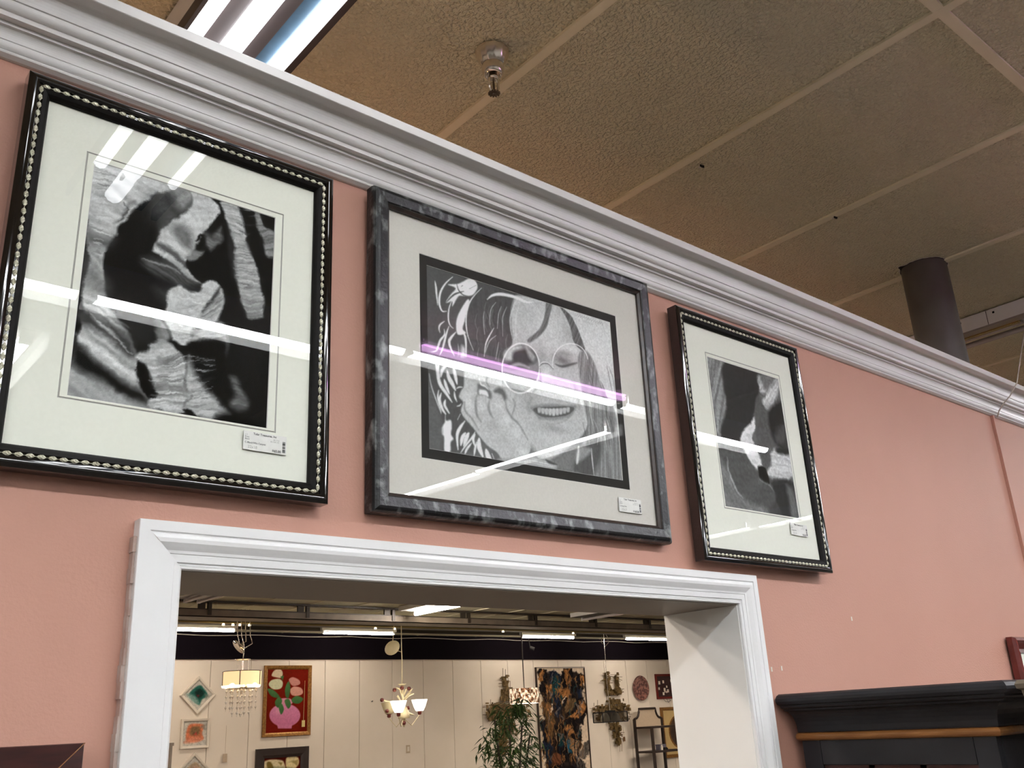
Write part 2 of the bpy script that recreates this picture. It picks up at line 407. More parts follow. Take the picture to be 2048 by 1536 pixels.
for yy in (0.0, -0.08):
    m = MB(); m.tube([(-0.2, yy, -0.055), (1.1, yy, -0.055)], 0.011, 10); m.build('tube', [M_tubeoff], t, smooth=True)
m = MB(); m.lathe([(0.0, 0.0), (0.018, 0.0), (0.018, -0.012), (0.012, -0.016), (0.014, -0.03), (0, -0.03)], (-0.215, 0.0, -0.04), 14); m.build('lamp_holder', [M_house], t)

# ------------------------------------------------------------------ sprinkler, pipe, cord
sp = thing('sprinkler_head', (1.128, 0.128, CZ), 'chrome fire sprinkler head with fluted cup hanging from the ceiling', 'sprinkler')
m = MB(); m.lathe([(0.0, 0.0), (0.0385, -0.0005), (0.0385, -0.003), (0.0365, -0.010), (0.031, -0.024), (0.0245, -0.036), (0.0235, -0.037)], n=72, flute=12, fa=0.018)
m.build('escutcheon', [M_chrome], sp, smooth=True)
m = MB(); m.lathe([(0.0235, -0.037), (0.0242, -0.039), (0.0242, -0.041), (0.0250, -0.043), (0.0246, -0.052), (0.021, -0.061), (0.0185, -0.064), (0.016, -0.064), (0.0155, -0.05), (0, -0.048)], n=36)
m.build('cup', [M_chrome], sp, smooth=True)
m = MB(); m.lathe([(0, -0.05), (0.009, -0.05), (0.009, -0.066), (0.011, -0.067), (0.011, -0.072), (0.0075, -0.074), (0, -0.074)], n=16); m.build('nozzle', [M_chrome], sp, smooth=True)
m = MB()
for s in (-1, 1): m.tube([(s*0.009, 0, -0.070), (s*0.0125, 0, -0.078), (s*0.0125, 0, -0.092), (s*0.0085, 0, -0.104), (0, 0, -0.109)], [0.0028, 0.003, 0.003, 0.003, 0.0035], 8)
m.build('frame_arms', [M_chrome], sp, smooth=True)
m = MB(); m.tube([(0, 0, -0.073), (0, 0, -0.104)], 0.0026, 8); m.build('glass_bulb', [M_brass_dk], sp, smooth=True)
m = MB()
for k in range(12):
    a = 2*PI*k/12; T = Matrix.Translation((0, 0, -0.111)) @ Matrix.Rotation(a, 4, 'Z'); m.box(0.004, 0.0135, -0.0019, 0.0019, -0.0008, 0.0008, T=T)
m.lathe([(0, -0.1100), (0.009, -0.1100), (0.009, -0.1122), (0.004, -0.1125), (0.0035, -0.115), (0, -0.115)], n=16)
m.build('deflector', [M_brass_dk], sp)

pc = (3.035, 0.098)
pp = thing('support_pipe', (pc[0], pc[1], WTOP), 'thick dark brown pipe rising from the wall top through a ragged ceiling hole', 'pipe')
m = MB(); m.lathe([(0.0745, 0.0), (0.0745, CZ-WTOP+0.006)], n=48); m.build('pipe_shaft', [M_pipe], pp, smooth=True)
m = MB(); ring_o = []; ring_i = []; ring_w = []
for k in range(60):
    a = 2*PI*k/60; r = 0.0765 + 0.0035*random.random()
    dd = min(abs((a-2.55+PI) % (2*PI)-PI), abs((a+0.35+PI) % (2*PI)-PI))
    if dd < 0.2: r += 0.018*(1-dd/0.2)
    ring_i.append((0.074*math.cos(a), 0.074*math.sin(a), CZ-WTOP+0.0015)); ring_o.append((r*math.cos(a), r*math.sin(a), CZ-WTOP+0.0015))
    r2 = r + 0.002 + 0.006*random.random()*(0.3+0.7*(math.cos(a-2.2) > 0)); ring_w.append((r2*math.cos(a), r2*math.sin(a), CZ-WTOP+0.002))
m.quadloop([ring_o, ring_i]); m.quadloop([ring_w, ring_o], mi=1)
m.build('ragged_hole_edge', [M_dark, M_chip], pp)

m = MB()                                           # cord over the crown
cp = [atz(2052, 640, 3.235), at(2040, 720, -0.11), at(2034, 765, -0.088), at(2020, 792, -0.060), at(2008, 806, -0.045), at(1998, 822, -0.022), at(1995, 834, -0.010)]
m.tube(cp, 0.0022, 8)
tag(m.build('hanging_cord', M_cable, smooth=True), 'thin pale cord dropping from the ceiling over the crown moulding at the right', 'cord')
m = MB(); m.box(3.048, 3.060, -0.008, 0, 0.3, 2.6745)
m.box(3.0485, 3.0595, -0.0095, -0.008, 0.3, 2.6745)
tag(m.build('cable_cover', M_pink), 'narrow vertical cable cover painted pink on the right part of the wall', 'cable cover')
for px, py in ((1703, 1237), (1543, 1338), (1563, 1336)):
    p = at(px, py, 0); m = MB(); m.box(-0.0022, 0.0022, -0.0006, 0, -0.005, 0.004)
    tag(m.build('wall_chip', M_chip, loc=(p.x, 0, p.z)), 'tiny white chip in the pink paint' + {1703: ' in the open wall below the rightmost picture', 1543: ' touching the right door casing', 1563: ' just off the right door casing'}[px], 'paint chip')
for px, py in ((1403, 330), (1670, 433)):
    p = atz(px, py, CZ); m = MB(); m.face([(-.012, -.003, 0), (.004, -.006, 0), (.014, .002, 0), (0, .006, 0)]); m.face([(-.008, .003, -.0005), (.006, .004, -.0005), (.003, .012, -.0005), (-.006, .008, -.0005)], 1)
    tag(m.build('ceiling_chip', [M_dark, M_chip], loc=(p.x, p.y, CZ-0.0035)), 'small torn hole in the ceiling tile' + (' above the portrait drawing' if px == 1403 else ' on a grid bar, left of the brown pipe'), 'ceiling hole')

# ------------------------------------------------------------------ painted pictures
def vnoise(H, W, n, seed):
    r = np.random.default_rng(seed); g = r.random((n+2, max(2, int(n*W/H))+2))
    ys = np.linspace(0, n, H); xs = np.linspace(0, g.shape[1]-2, W)
    yi = ys.astype(int); xi = xs.astype(int); fy = (ys-yi)[:, None]; fx = (xs-xi)[None, :]
    fy = fy*fy*(3-2*fy); fx = fx*fx*(3-2*fx)
    a = g[yi][:, xi]; b = g[yi][:, xi+1]; c = g[yi+1][:, xi]; d = g[yi+1][:, xi+1]
    return a*(1-fy)*(1-fx) + b*(1-fy)*fx + c*fy*(1-fx) + d*fy*fx
class Art:
    """small picture painted as vertex inks; shapes are given in photo points on the picture's plane"""
    def __init__(s, W, x0, x1, z0, z1, Y, base):
        s.W = W; s.H = int(W*(z1-z0)/(x1-x0)); s.R = (x0, x1, z0, z1); s.Y = Y
        s.img = np.ones((s.H, s.W, 3))*(np.array(s.c(base)))
        s.gy, s.gx = np.mgrid[0:s.H, 0:s.W].astype(float)
        s.tf = lambda x, y: (x, y); s.gain = 1.0; s.lift = 0.0
    def c(s, c): 
        if isinstance(c, (int, float)): c = (c*0.985, c, c*0.99)
        return [v/255 for v in c]
    def P(s, pts):
        out = []
        for x, y in pts:
            q = at(*s.tf(x, y), s.Y); out.append(((q.x-s.R[0])/(s.R[1]-s.R[0])*s.W, (q.z-s.R[2])/(s.R[3]-s.R[2])*s.H))
        return np.array(out)
    def curve(s, p, closed, n=6):
        out = []; N = len(p)
        for i in range(N if closed else N-1):
            g = (lambda k: p[k % N]) if closed else (lambda k: p[min(max(k, 0), N-1)])
            a, b, c_, d = g(i-1), g(i), g(i+1), g(i+2)
            for k in range(n):
                t = k/n; out.append(0.5*((2*b)+(-a+c_)*t+(2*a-5*b+4*c_-d)*t*t+(-a+3*b-3*c_+d)*t**3))
        if not closed: out.append(p[-1])
        return np.array(out)
    def mask(s, pts, soft, smooth=True, raw=False):
        p = pts if raw else s.P(pts)
        if smooth and len(p) > 3: p = s.curve(p, True, 4)
        pad = soft*2+2
        x0 = int(max(0, p[:, 0].min()-pad)); x1 = int(min(s.W, p[:, 0].max()+pad+1)); y0 = int(max(0, p[:, 1].min()-pad)); y1 = int(min(s.H, p[:, 1].max()+pad+1))
        if x1 <= x0 or y1 <= y0: return None
        X = s.gx[y0:y1, x0:x1]; Y = s.gy[y0:y1, x0:x1]
        d2 = np.full(X.shape, 1e12); ins = np.zeros(X.shape, bool)
        for i in range(len(p)):
            a = p[i]; b = p[(i+1) % len(p)]; e = b-a; L = e@e+1e-9
            t = np.clip(((X-a[0])*e[0]+(Y-a[1])*e[1])/L, 0, 1)
            d2 = np.minimum(d2, (X-a[0]-t*e[0])**2+(Y-a[1]-t*e[1])**2)
            if a[1] != b[1]: ins ^= ((a[1] > Y) != (b[1] > Y)) & (X < (b[0]-a[0])*(Y-a[1])/(b[1]-a[1])+a[0])
        sd = np.sqrt(d2)*np.where(ins, 1, -1)
        return (y0, y1, x0, x1), np.clip(0.5+sd/max(soft, 0.6)/2, 0, 1)
    def put(s, r, mk, col, alpha=1.0):
        y0, y1, x0, x1 = r; a = (mk*alpha)[..., None]
        s.img[y0:y1, x0:x1] = s.img[y0:y1, x0:x1]*(1-a) + col*a
    def poly(s, pts, col, soft=1.2, alpha=1.0, smooth=True, col2=None, ang=0, stri=0, freq=0.2, wob=3.0):
        q = s.mask(pts, soft, smooth)
        if q is None: return
        r, mk = q; y0, y1, x0, x1 = r; X = s.gx[y0:y1, x0:x1]; Y = s.gy[y0:y1, x0:x1]
        a = math.radians(ang); u = X*math.cos(a)+Y*math.sin(a); v = -X*math.sin(a)+Y*math.cos(a)
        cc = np.ones((*X.shape, 3))*np.array(s.c(col))
        if col2 is not None:
            t = ((v-v.min())/(np.ptp(v)+1e-6))[..., None]; cc = cc*(t) + np.array(s.c(col2))*(1-t)
        if stri:
            n1 = np.sin(v*freq + wob*np.sin(u*0.021+1.3) + 1.7*np.sin(v*freq*0.37+u*0.01)); n2 = np.sin(v*freq*2.7+2*np.sin(u*0.035))
            cc = cc*(1+stri*(0.65*n1+0.35*n2))[..., None]
        s.put(r, mk, np.clip(cc, 0, 1), alpha)
    def line(s, pts, w, col, soft=0.8, alpha=1.0, taper=True, smooth=True):
        p = s.P(pts)
        if smooth and len(p) > 2: p = s.curve(p, False, 5)
        n = len(p); ww = []
        for i in range(n):
            t = i/(n-1); k = math.sin(PI*min(max(t, 0.04), 0.96))**0.7 if taper else 1.0
            ww.append(max(w*k/2, 0.25))
        d = np.gradient(p, axis=0); nn = np.stack([-d[:, 1], d[:, 0]], 1); nn /= (np.linalg.norm(nn, axis=1, keepdims=True)+1e-9)
        wv = np.array(ww)[:, None]; P = np.concatenate([p+nn*wv, (p-nn*wv)[::-1]])
        q = s.mask(P, soft, smooth=False, raw=True)
        if q: s.put(q[0], q[1], np.array(s.c(col)), alpha)
    def blob(s, x, y, rx, ry, col, alpha=0.7, ang=0):
        c = s.P([(x, y)])[0]; e = s.P([(x+rx, y)])[0]; g = s.P([(x, y+ry)])[0]
        a = max(abs(e[0]-c[0]), 1); b = max(abs(g[1]-c[1]), 1); t = math.radians(ang)
        X = s.gx-c[0]; Y = s.gy-c[1]; u = (X*math.cos(t)+Y*math.sin(t))/a; v = (-X*math.sin(t)+Y*math.cos(t))/b
        k = (np.exp(-(u*u+v*v)*1.6)*alpha)[..., None]; s.img = s.img*(1-k)+np.array(s.c(col))*k
    def ring(s, x, y, rx, ry, w, col, a0=0, a1=360, alpha=1):
        s.line([(x+rx*math.cos(math.radians(a)), y+ry*math.sin(math.radians(a))) for a in np.linspace(a0, a1, 22)], w, col, alpha=alpha, taper=False)
    def warp(s, amp, n, seed):
        dx = (vnoise(s.H, s.W, n, seed)-0.5)*2*amp; dy = (vnoise(s.H, s.W, n, seed+1)-0.5)*2*amp
        s.img = s.img[np.clip((s.gy+dy).round().astype(int), 0, s.H-1), np.clip((s.gx+dx).round().astype(int), 0, s.W-1)]
    def grain(s, amt, n=60, seed=1):
        g = vnoise(s.H, s.W, n, seed)-0.5; h = np.random.default_rng(seed).random((s.H, s.W))-0.5
        s.img = np.clip(s.img*(1+amt*g[..., None]*1.4+amt*0.7*h[..., None]), 0, 1)
    def build(s, name, parent, c, y, m=None, rng_=None):
        x0, x1, z0, z1 = rng_ or s.R
        W, H = s.W, s.H
        X = np.linspace(x0, x1, W)-c[0]; Z = np.linspace(z0, z1, H)-c[2]
        co = np.zeros((H, W, 3)); co[..., 0] = X[None, :]; co[..., 1] = y; co[..., 2] = Z[:, None]
        i = np.arange(H*W).reshape(H, W); f = np.stack([i[:-1, :-1], i[:-1, 1:], i[1:, 1:], i[1:, :-1]], -1).reshape(-1, 4)
        me = bpy.data.meshes.new(name); me.vertices.add(H*W); me.vertices.foreach_set('co', co.ravel())
        nf = len(f); me.loops.add(nf*4); me.polygons.add(nf); me.loops.foreach_set('vertex_index', f.ravel())
        me.polygons.foreach_set('loop_start', np.arange(nf)*4); me.update(); me.validate()
        at_ = me.color_attributes.new('Ink', 'FLOAT_COLOR', 'POINT')
        g = np.clip(s.img*s.gain-s.lift, 0.02, 0.95); l = np.where(g <= 0.04045, g/12.92, ((g+0.055)/1.055)**2.4)
        at_.data.foreach_set('color', np.concatenate([l, np.ones((H, W, 1))], -1).ravel().astype(np.float32))
        me.materials.append(m or M_art)
        o = bpy.data.objects.new(name, me); COL.objects.link(o); o.parent = parent
        return o
def shift(k, ox, oy): return lambda x, y: (ox+x*k, oy+y*k)

# ---- art 1: slot canyon with a pale boulder
A1 = Art(250, .293, .5545, 2.2275, 2.559, -.02, 26)
a = A1; U = shift(0.3418, 0, 100)
a.tf = U
def lo(p): return [(x, y+1346) for x, y in p]     # points read from the lower crop
a.poly([(540,620),(760,690),(960,760),(1000,800),(900,860),(850,900),(800,940),(740,1000),(690,1040),(680,1080),(635,1140),(620,1260),(630,1400)]+lo([(640,110),(700,230),(760,310),(815,400),(825,480),(835,600),(880,700),(890,760),(380,680),(430,400)])+[(500,1400),(520,1000)], 176, 2, stri=0.13, freq=0.20, ang=-22, col2=150)
a.poly([(540,620),(760,690),(960,760),(900,840),(700,760),(540,760)], 205, 14, 0.6, stri=0.06, freq=0.3, ang=-12)
for P_, c_, s_ in (([(520,1050),(600,1090),(680,1110),(630,1160),(510,1120)], 70, 8), ([(505,1200),(560,1250),(630,1330),(640,1420),(560,1400),(495,1300)], 110, 12)):
    a.poly(P_, c_, s_, 0.8)
a.poly(lo([(455,180),(560,215),(700,290),(790,360),(820,450),(760,440),(640,340),(530,290),(450,250)]), 62, 5)
a.poly(lo([(430,380),(560,470),(700,570),(850,655),(880,740),(760,690),(600,590),(420,490)]), 24, 6)
a.poly(lo([(380,600),(500,620),(700,700),(880,760),(380,690)]), 120, 12, 0.9, col2=140, ang=-25, stri=0.06)
a.line(lo([(440,330),(560,400),(700,490),(860,600)]), 7, 205, 3, 0.8); a.line(lo([(520,210),(640,300),(800,430)]), 3, 190, 1.5, 0.8)
a.line([(690,1010),(720,980),(760,950),(740,910)], 2.5, 60, 1, 0.8, smooth=False); a.line([(660,1020),(700,1000),(760,930),(800,900)], 4, 80, 2, 0.5)
# dark arch already base; grey gleam at its top right
a.blob(960, 930, 110, 120, 84, 0.8)
a.poly([(960,755),(1120,800),(1140,870),(1080,950),(1030,930),(1000,850)], 140, 8, 0.9, stri=0.08, ang=60)
a.poly([(1120,790),(1250,860),(1300,945),(1250,1010),(1190,1060),(1150,1110),(1130,1190),(1090,1240),(1130,1300),(1180,1350),(1080,1300),(960,1215),(905,1150),(950,1080),(1010,1010),(1090,950),(1130,870)], 178, 1.6, stri=0.05, freq=0.25, ang=20)
a.poly([(1010,1060),(1070,1030),(1130,1090),(1130,1160),(1080,1150)], 92, 6, 0.85); a.poly([(960,1000),(1030,960),(1010,1020),(950,1080)], 100, 7, 0.6)
a.poly([(915,1120),(1000,1160),(1100,1240),(1080,1270),(960,1180)], 60, 3, 0.8); a.line([(900,1160),(1000,1220),(1150,1330)], 6, 190, 2, 0.7)
a.poly([(840,1205),(960,1230),(1080,1290),(1165,1350),(1080,1380),(980,1340),(880,1290)], 84, 7, 0.9, stri=0.25, freq=0.5, ang=-25)
a.line([(840,1215),(900,1230),(1060,1300)], 3, 150, 1.5, 0.8); a.poly([(920,1390),(1000,1400),(1000,1470),(940,1440)], 70, 8, .8)
a.poly([(1190,1055),(1240,1080),(1300,1045),(1315,1110),(1265,1130),(1240,1165),(1205,1130)], 92, 3, stri=0.2, freq=0.5, smooth=False)
a.poly([(1380,1120),(1445,1105),(1485,1215),(1390,1210)], 128, 3, stri=.15, smooth=False)
a.poly([(1090,1205),(1140,1150),(1190,1160),(1180,1200),(1130,1225)], 120, 2, smooth=False); a.line([(1140,1100),(1180,1070),(1160,1150)], 5, 20, 1)
a.poly([(1305,890),(1390,898),(1430,1000),(1452,1080),(1425,1130),(1380,1130),(1345,1040),(1325,960)], 160, 2, stri=0.12, freq=0.45, ang=8)
a.poly([(1375,1165),(1420,1140),(1480,1200),(1535,1330),(1540,1420),(1530,1540),(1515,1556),(1460,1556),(1430,1480),(1400,1380),(1380,1260)], 150, 2, stri=0.14, freq=0.5, ang=12)
a.poly([(1345,1040),(1375,1165),(1405,1400),(1440,1540),(1400,1400),(1350,1200)], 60, 4, 0.7)
a.poly([(1480,930),(1525,960),(1560,1035),(1605,1070),(1612,1190),(1570,1188),(1530,1080)], 118, 2, stri=0.2, freq=0.5, ang=15)
# boulder and swirls
a.poly([(985,1460),(990,1400),(1050,1368),(1110,1390),(1170,1385),(1200,1340),(1260,1350),(1300,1410),(1300,1500)]+lo([(1270,230),(1200,260),(1150,300),(1110,380),(1030,350),(1000,280),(975,200)]), 176, 2, stri=0.05, freq=0.35, ang=-8)
a.poly([(1160,1536),(1230,1480),(1290,1400),(1300,1460),(1230,1560)], 110, 4, 0.6, stri=0.35, freq=0.7, ang=45)
a.line([(1290,1385),(1240,1450),(1180,1510)], 6, 40, 2, .8)
a.poly(lo([(1150,260),(1200,250),(1190,300),(1150,340),(1130,310)]), 44, 3)
a.poly(lo([(925,195),(990,270),(1010,340),(960,375),(925,310)]), 112, 3, stri=0.15)
a.poly(lo([(640,110),(750,120),(900,200),(930,330),(850,370),(760,310)]), 44, 8, 0.8)
a.poly(lo([(1200,270),(1290,230),(1325,300),(1320,450),(1270,380),(1150,350),(1110,370),(1140,310)]), 150, 3, stri=0.1, freq=0.5, ang=35)
a.poly(lo([(885,370),(960,350),(1030,380),(1090,495),(1075,600),(1112,650),(1080,700),(1075,770),(885,750),(890,690),(930,660),(900,560),(862,480),(818,455),(835,420),(885,395)]), 162, 1.8, stri=0.14, freq=0.42, ang=12)
a.poly(lo([(940,430),(1050,440),(1060,470),(960,490)]), 95, 5, 0.7); a.poly(lo([(900,600),(1060,590),(1090,640),(930,650)]), 90, 5, 0.6)
a.poly(lo([(822,480),(855,490),(900,600),(930,662),(882,695),(850,620)]), 10, 1.2)
a.poly(lo([(1080,620),(1095,500),(1130,420),(1200,400),(1250,500),(1300,720),(1335,765),(1200,795),(1075,745),(1112,650)]), 152, 3, stri=0.14, freq=0.42, ang=6)
a.poly(lo([(1115,370),(1200,350),(1310,370),(1332,450),(1350,540),(1382,600),(1360,670),(1320,720),(1270,700),(1200,620),(1130,520),(1110,440)]), 22, 5)
a.poly(lo([(1350,560),(1405,565),(1400,620),(1440,680),(1420,745),(1340,720),(1365,660)]), 92, 4, stri=0.15, freq=0.5)
a.poly(lo([(1075,740),(1120,745),(1170,790),(1110,775)]), 12, 1.5); a.poly(lo([(1240,780),(1340,760),(1560,860),(1300,850)]), 16, 4)
a.blob(1480, 1700, 160, 260, 44, 0.5); a.blob(760, 1250, 120, 140, 22, 0.5); a.grain(0.10, 90, 3)
R6 = random.Random(21)
a.tf = U
for k in range(46):                                # fine strata on the left wall
    y = 680+R6.random()*560; x = 545+R6.random()*30; q_ = 1.0 if y < 900 else (0.6 if y < 1060 else 0.3)
    a.line([(x,y),(x+60*q_,y+14*q_+R6.uniform(0,8)),(x+(110+R6.uniform(0,60))*q_,y+(40+R6.uniform(0,30))*q_)], R6.uniform(.8, 2.2), R6.choice([120, 140, 205, 215, 100]), 1, .55)
for k in range(40):
    x = 480+R6.random()*240; y = 1400+R6.random()*260
    if x < 480+(y-1400)*1.2: a.line([(x,y),(x+60,y+38),(x+120,y+78)], R6.uniform(.8, 2.4), R6.choice([70, 110, 190, 200]), 1.8, .35)
for k in range(40):
    x = 880+R6.random()*170; y = 1346+420+R6.random()*330
    a.line([(x,y),(x+40,y-4),(x+80,y-10+R6.uniform(-6,6))], R6.uniform(.8, 1.8), R6.choice([90, 110, 205, 210]), .8, .6)
for k in range(30):
    x = 1390+R6.random()*90; y = 930+R6.random()*480
    a.line([(x-20,y),(x+10,y+4),(x+40,y+R6.uniform(-4,10))], R6.uniform(.8, 1.6), R6.choice([80, 100, 200]), .8, .6)
for k in range(34):
    x = 1080+R6.random()*120; y = 1346+460+R6.random()*300
    a.line([(x,y),(x+30,y-3),(x+70,y-6)], R6.uniform(.8, 1.6), R6.choice([70, 195, 205]), .8, .5)
for k in range(22):
    x = 1010+R6.random()*130; y = 1346+60+R6.random()*280
    a.line([(x,y),(x+50,y+R6.uniform(-8,8)),(x+110,y+R6.uniform(-20,10))], R6.uniform(.8, 1.4), R6.choice([130, 205, 210]), .8, .5)
A1.warp(5, 9, 31); A1.warp(1.5, 40, 33)
A1.gain = 1.24; A1.lift = 0.055
# ---- art 3: narrow slot canyon
A3 = Art(190, 1.565, 1.8285, 2.2218, 2.5517, -.02, 84)
a = A3; a.tf = shift(0.3906, 1300, 580)
a.poly([(280,330),(378,370),(390,520),(378,700),(350,770),(320,600)], 112, 3, stri=0.18, freq=0.3, ang=70)
a.poly([(372,368),(560,425),(555,530),(530,640),(480,720),(450,780),(360,770),(388,600)], 46, 3)
a.poly([(340,780),(460,790),(520,890),(560,960),(640,1040),(655,1090),(600,1130),(460,1070),(370,900)], 72, 4, stri=0.05)
a.poly([(345,850),(400,930),(470,1060),(660,1150),(370,1115)], 98, 5, stri=0.08, freq=0.3, ang=-40)
a.line([(385,850),(400,930),(430,1000),(470,1065)], 3, 150, 1.5, 0.8); a.line([(560,970),(640,1040),(655,1100)], 3, 120, 1.5, .8)
a.poly([(455,755),(490,700),(530,655),(535,700),(515,760),(575,880),(545,925),(490,840)], 178, 2, stri=0.06)
a.poly([(550,540),(600,640),(628,790),(612,940),(570,900),(545,780),(530,660)], 74, 3)
a.poly([(548,440),(645,455),(652,520),(622,612),(590,612),(572,570),(590,540),(555,520)], 150, 3, stri=0.12, freq=0.4, ang=40)
a.poly([(560,430),(640,450),(600,520),(570,500)], 80, 4, .8)
a.poly([(598,620),(682,590),(700,800),(640,800),(612,720)], 40, 4); a.poly([(640,720),(690,700),(690,790),(640,780)], 90, 6, .5)
a.poly([(625,815),(710,840),(730,965),(600,960),(618,890)], 158, 3, stri=0.08, freq=0.4, ang=5); a.poly([(640,810),(700,815),(705,850),(650,840)], 40, 3)
a.poly([(615,985),(700,975),(735,1010),(745,1090),(752,1170),(660,1150),(640,1050)], 46, 3); a.poly([(540,905),(575,910),(600,950),(605,1000),(560,960)], 24, 2)
a.poly([(700,1010),(740,1070),(752,1170),(720,1160)], 96, 5, .8); a.poly([(610,1110),(650,1090),(665,1160),(610,1150)], 60, 3)
a.grain(0.12, 70, 5)
A3.warp(3, 10, 41); A3.warp(1.2, 36, 43)
A3.gain = 1.42; A3.lift = 0.05
# ---- art 2: pencil portrait of a smiling person with round glasses
A2 = Art(360, .8265, 1.2705, 2.2402, 2.5600, -.02, 82)
A2.gain = 1.28; A2.lift = 0.0
a = A2; c3 = shift(1/2.9257, 700, 340); a.tf = c3
a.poly([(1230,790),(1560,880),(1620,1850),(1480,1820),(1450,1200)], 176, 2, smooth=False); a.blob(1450, 1050, 120, 120, 186, .5)
a.poly([(440,540),(1000,700),(960,1100),(760,1300),(720,1640),(440,1640)], 70, 2, smooth=False); a.blob(520, 900, 60, 300, 62, .6)
a.poly([(690,690),(800,690),(990,715),(965,780),(945,900),(955,1000),(900,1050),(885,1150),(800,1120),(700,1110),(675,980),(680,860)], 66, 4, stri=0.06, freq=0.5, ang=95)
a.poly([(955,760),(1000,735),(1150,775),(1240,815),(1285,900),(1320,1010),(1375,1060),(1352,1150),(1362,1300),(1395,1450),(1385,1520),(1320,1600),(1230,1665),(1130,1700),(1060,1620),(1000,1560),(930,1420),(890,1200),(950,1010),(940,900)], 158, 2)
a.blob(1130, 900, 130, 110, 184, .7); a.blob(1050, 860, 60, 100, 150, .5); a.blob(1190, 1020, 60, 70, 176, .5); a.blob(1280, 960, 40, 60, 140, .6)
a.blob(1120, 1090, 34, 70, 120, .6); a.blob(1150, 1190, 34, 60, 190, .7)
a.blob(1245, 1115, 62, 34, 84, .85); a.line([(1200,1135),(1240,1150),(1290,1140),(1330,1130)], 4, 70, 1.5); a.line([(1190,1085),(1240,1075),(1300,1085)], 8, 110, 4, .6); a.blob(1300, 1050, 50, 22, 190, .8)
a.blob(1150, 1275, 60, 18, 88, .7); a.blob(1240, 1300, 80, 60, 150, .5); a.blob(1050, 1340, 70, 100, 132, .5)
a.line([(1310,1240),(1335,1330),(1345,1400)], 5, 110, 3, .6); a.line([(1065,1330),(1045,1380),(1060,1420)], 5, 110, 3, .5)
a.poly([(1055,1385),(1110,1370),(1190,1365),(1270,1375),(1330,1380),(1300,1435),(1240,1475),(1180,1485),(1120,1465),(1085,1425)], 118, 2)
a.poly([(1075,1392),(1190,1382),(1312,1388),(1280,1430),(1200,1443),(1120,1438)], 74, 1)
for k in range(9):
    x = 1100+k*21; h = 13 - abs(k-4)*0.9
    yo = 1397-1.0*((k-4)**2)*.5
    a.poly([(x+1,yo),(x+20,yo),(x+19,yo+h*2.7),(x+12,yo+h*3.0),(x+3,yo+h*2.7)], 178-abs(k-4)*6, 1.1, .92)
a.poly([(1110,1455),(1200,1462),(1275,1448),(1230,1480),(1150,1482)], 150, 2); a.blob(1190, 1510, 90, 22, 118, .6); a.blob(1200, 1580, 90, 50, 172, .6)
a.poly([(1060,1600),(1130,1690),(1230,1665),(1330,1590),(1340,1760),(1200,1740),(1080,1700)], 104, 5, .9)
# forelock and hair on the right
a.poly([(1148,775),(1180,790),(1165,860),(1150,920),(1110,970),(1050,1010),(1040,990),(1100,940),(1130,880),(1142,820)], 92, 1.3, stri=0.12, freq=.6, ang=60)
a.poly([(1225,800),(1290,855),(1310,890),(1335,940),(1375,1050),(1360,1062),(1310,1010),(1290,930),(1265,870)], 82, 1.2, stri=0.2, freq=.8, ang=60)
a.poly([(1335,1100),(1380,1060),(1430,1130),(1465,1240),(1500,1320),(1550,1400),(1575,1550),(1600,1830),(1320,1800),(1345,1640),(1395,1500),(1380,1400),(1360,1290)], 112, 2, stri=0.16, freq=.55, ang=82)
a.poly([(1330,1690),(1430,1560),(1480,1620),(1430,1790),(1320,1760)], 62, 5, .8)
for k in range(26):
    x = 1345+random.random()*190; y = 1090+random.random()*420
    a.line([(x,y),(x+12+random.random()*20,y+70),(x+20+random.random()*26,y+150)], 1.6, random.choice([60, 70, 165, 180]), .8, .65)
for k in range(22):
    x = 720+random.random()*230; y = 760+random.random()*300
    a.line([(x,y),(x-10,y+50),(x+random.random()*8,y+100)], 1.3, random.choice([120, 40, 140]), .7, .55)
for P_ in ([(948,985),(935,880),(955,800),(975,760)], [(972,1000),(968,880),(985,790)]): a.line(P_, 3, 176, 1, .8)
for P_ in ([(800,758),(830,735),(880,728),(960,745),(1030,775),(1070,775)],): a.line(P_, 5, 198, 1)
for P_ in ([(1025,880),(1060,940),(1075,860)],): a.line(P_, 2, 180, 1, .5)
a.tf = shift(.13672, 850, 520)                    # curls, upper left
Wt = 208
for P_, w_ in (([(135,300),(150,380),(160,480),(178,650)], 9), ([(395,245),(290,340),(220,460),(200,590),(215,680),(250,740),(310,740)], 9), ([(385,590),(345,700),(335,840),(360,940),(410,990)], 6),
               ([(820,410),(730,500),(650,610),(605,760),(595,900),(610,1040),(640,1150),(705,1310)], 6), ([(280,885),(220,930),(200,980),(215,1050)], 7), ([(345,960),(310,1060),(280,1180),(250,1290),(210,1380)], 9),
               ([(275,1000),(280,1080),(220,1160),(190,1240),(160,1310),(80,1330)], 9), ([(450,1040),(380,1120),(350,1180),(370,1270),(430,1390)], 12), ([(550,1040),(580,1100),(595,1200),(600,1400)], 10), ([(480,1220),(490,1320),(480,1400)], 4),
               ([(1030,620),(970,700),(945,800),(950,940)], 3), ([(1110,680),(1070,800),(1055,1000)], 3), ([(1190,690),(1150,780),(1130,870),(1135,1110)], 3), ([(1005,990),(930,1120),(885,1230),(865,1400)], 6), ([(1040,1100),(950,1170),(900,1280),(880,1350)], 4), ([(1075,1200),(1055,1320),(1035,1440)], 3), ([(860,750),(850,880),(870,1080)], 3)):
    a.line(P_, w_*.36, Wt if w_ > 5 else 165, .9, .95)
a.poly([(330,355),(480,345),(640,270),(720,300),(760,400),(690,510),(560,520),(480,530),(395,670),(390,600),(300,615),(360,510),(440,410)], 196, 1.2)
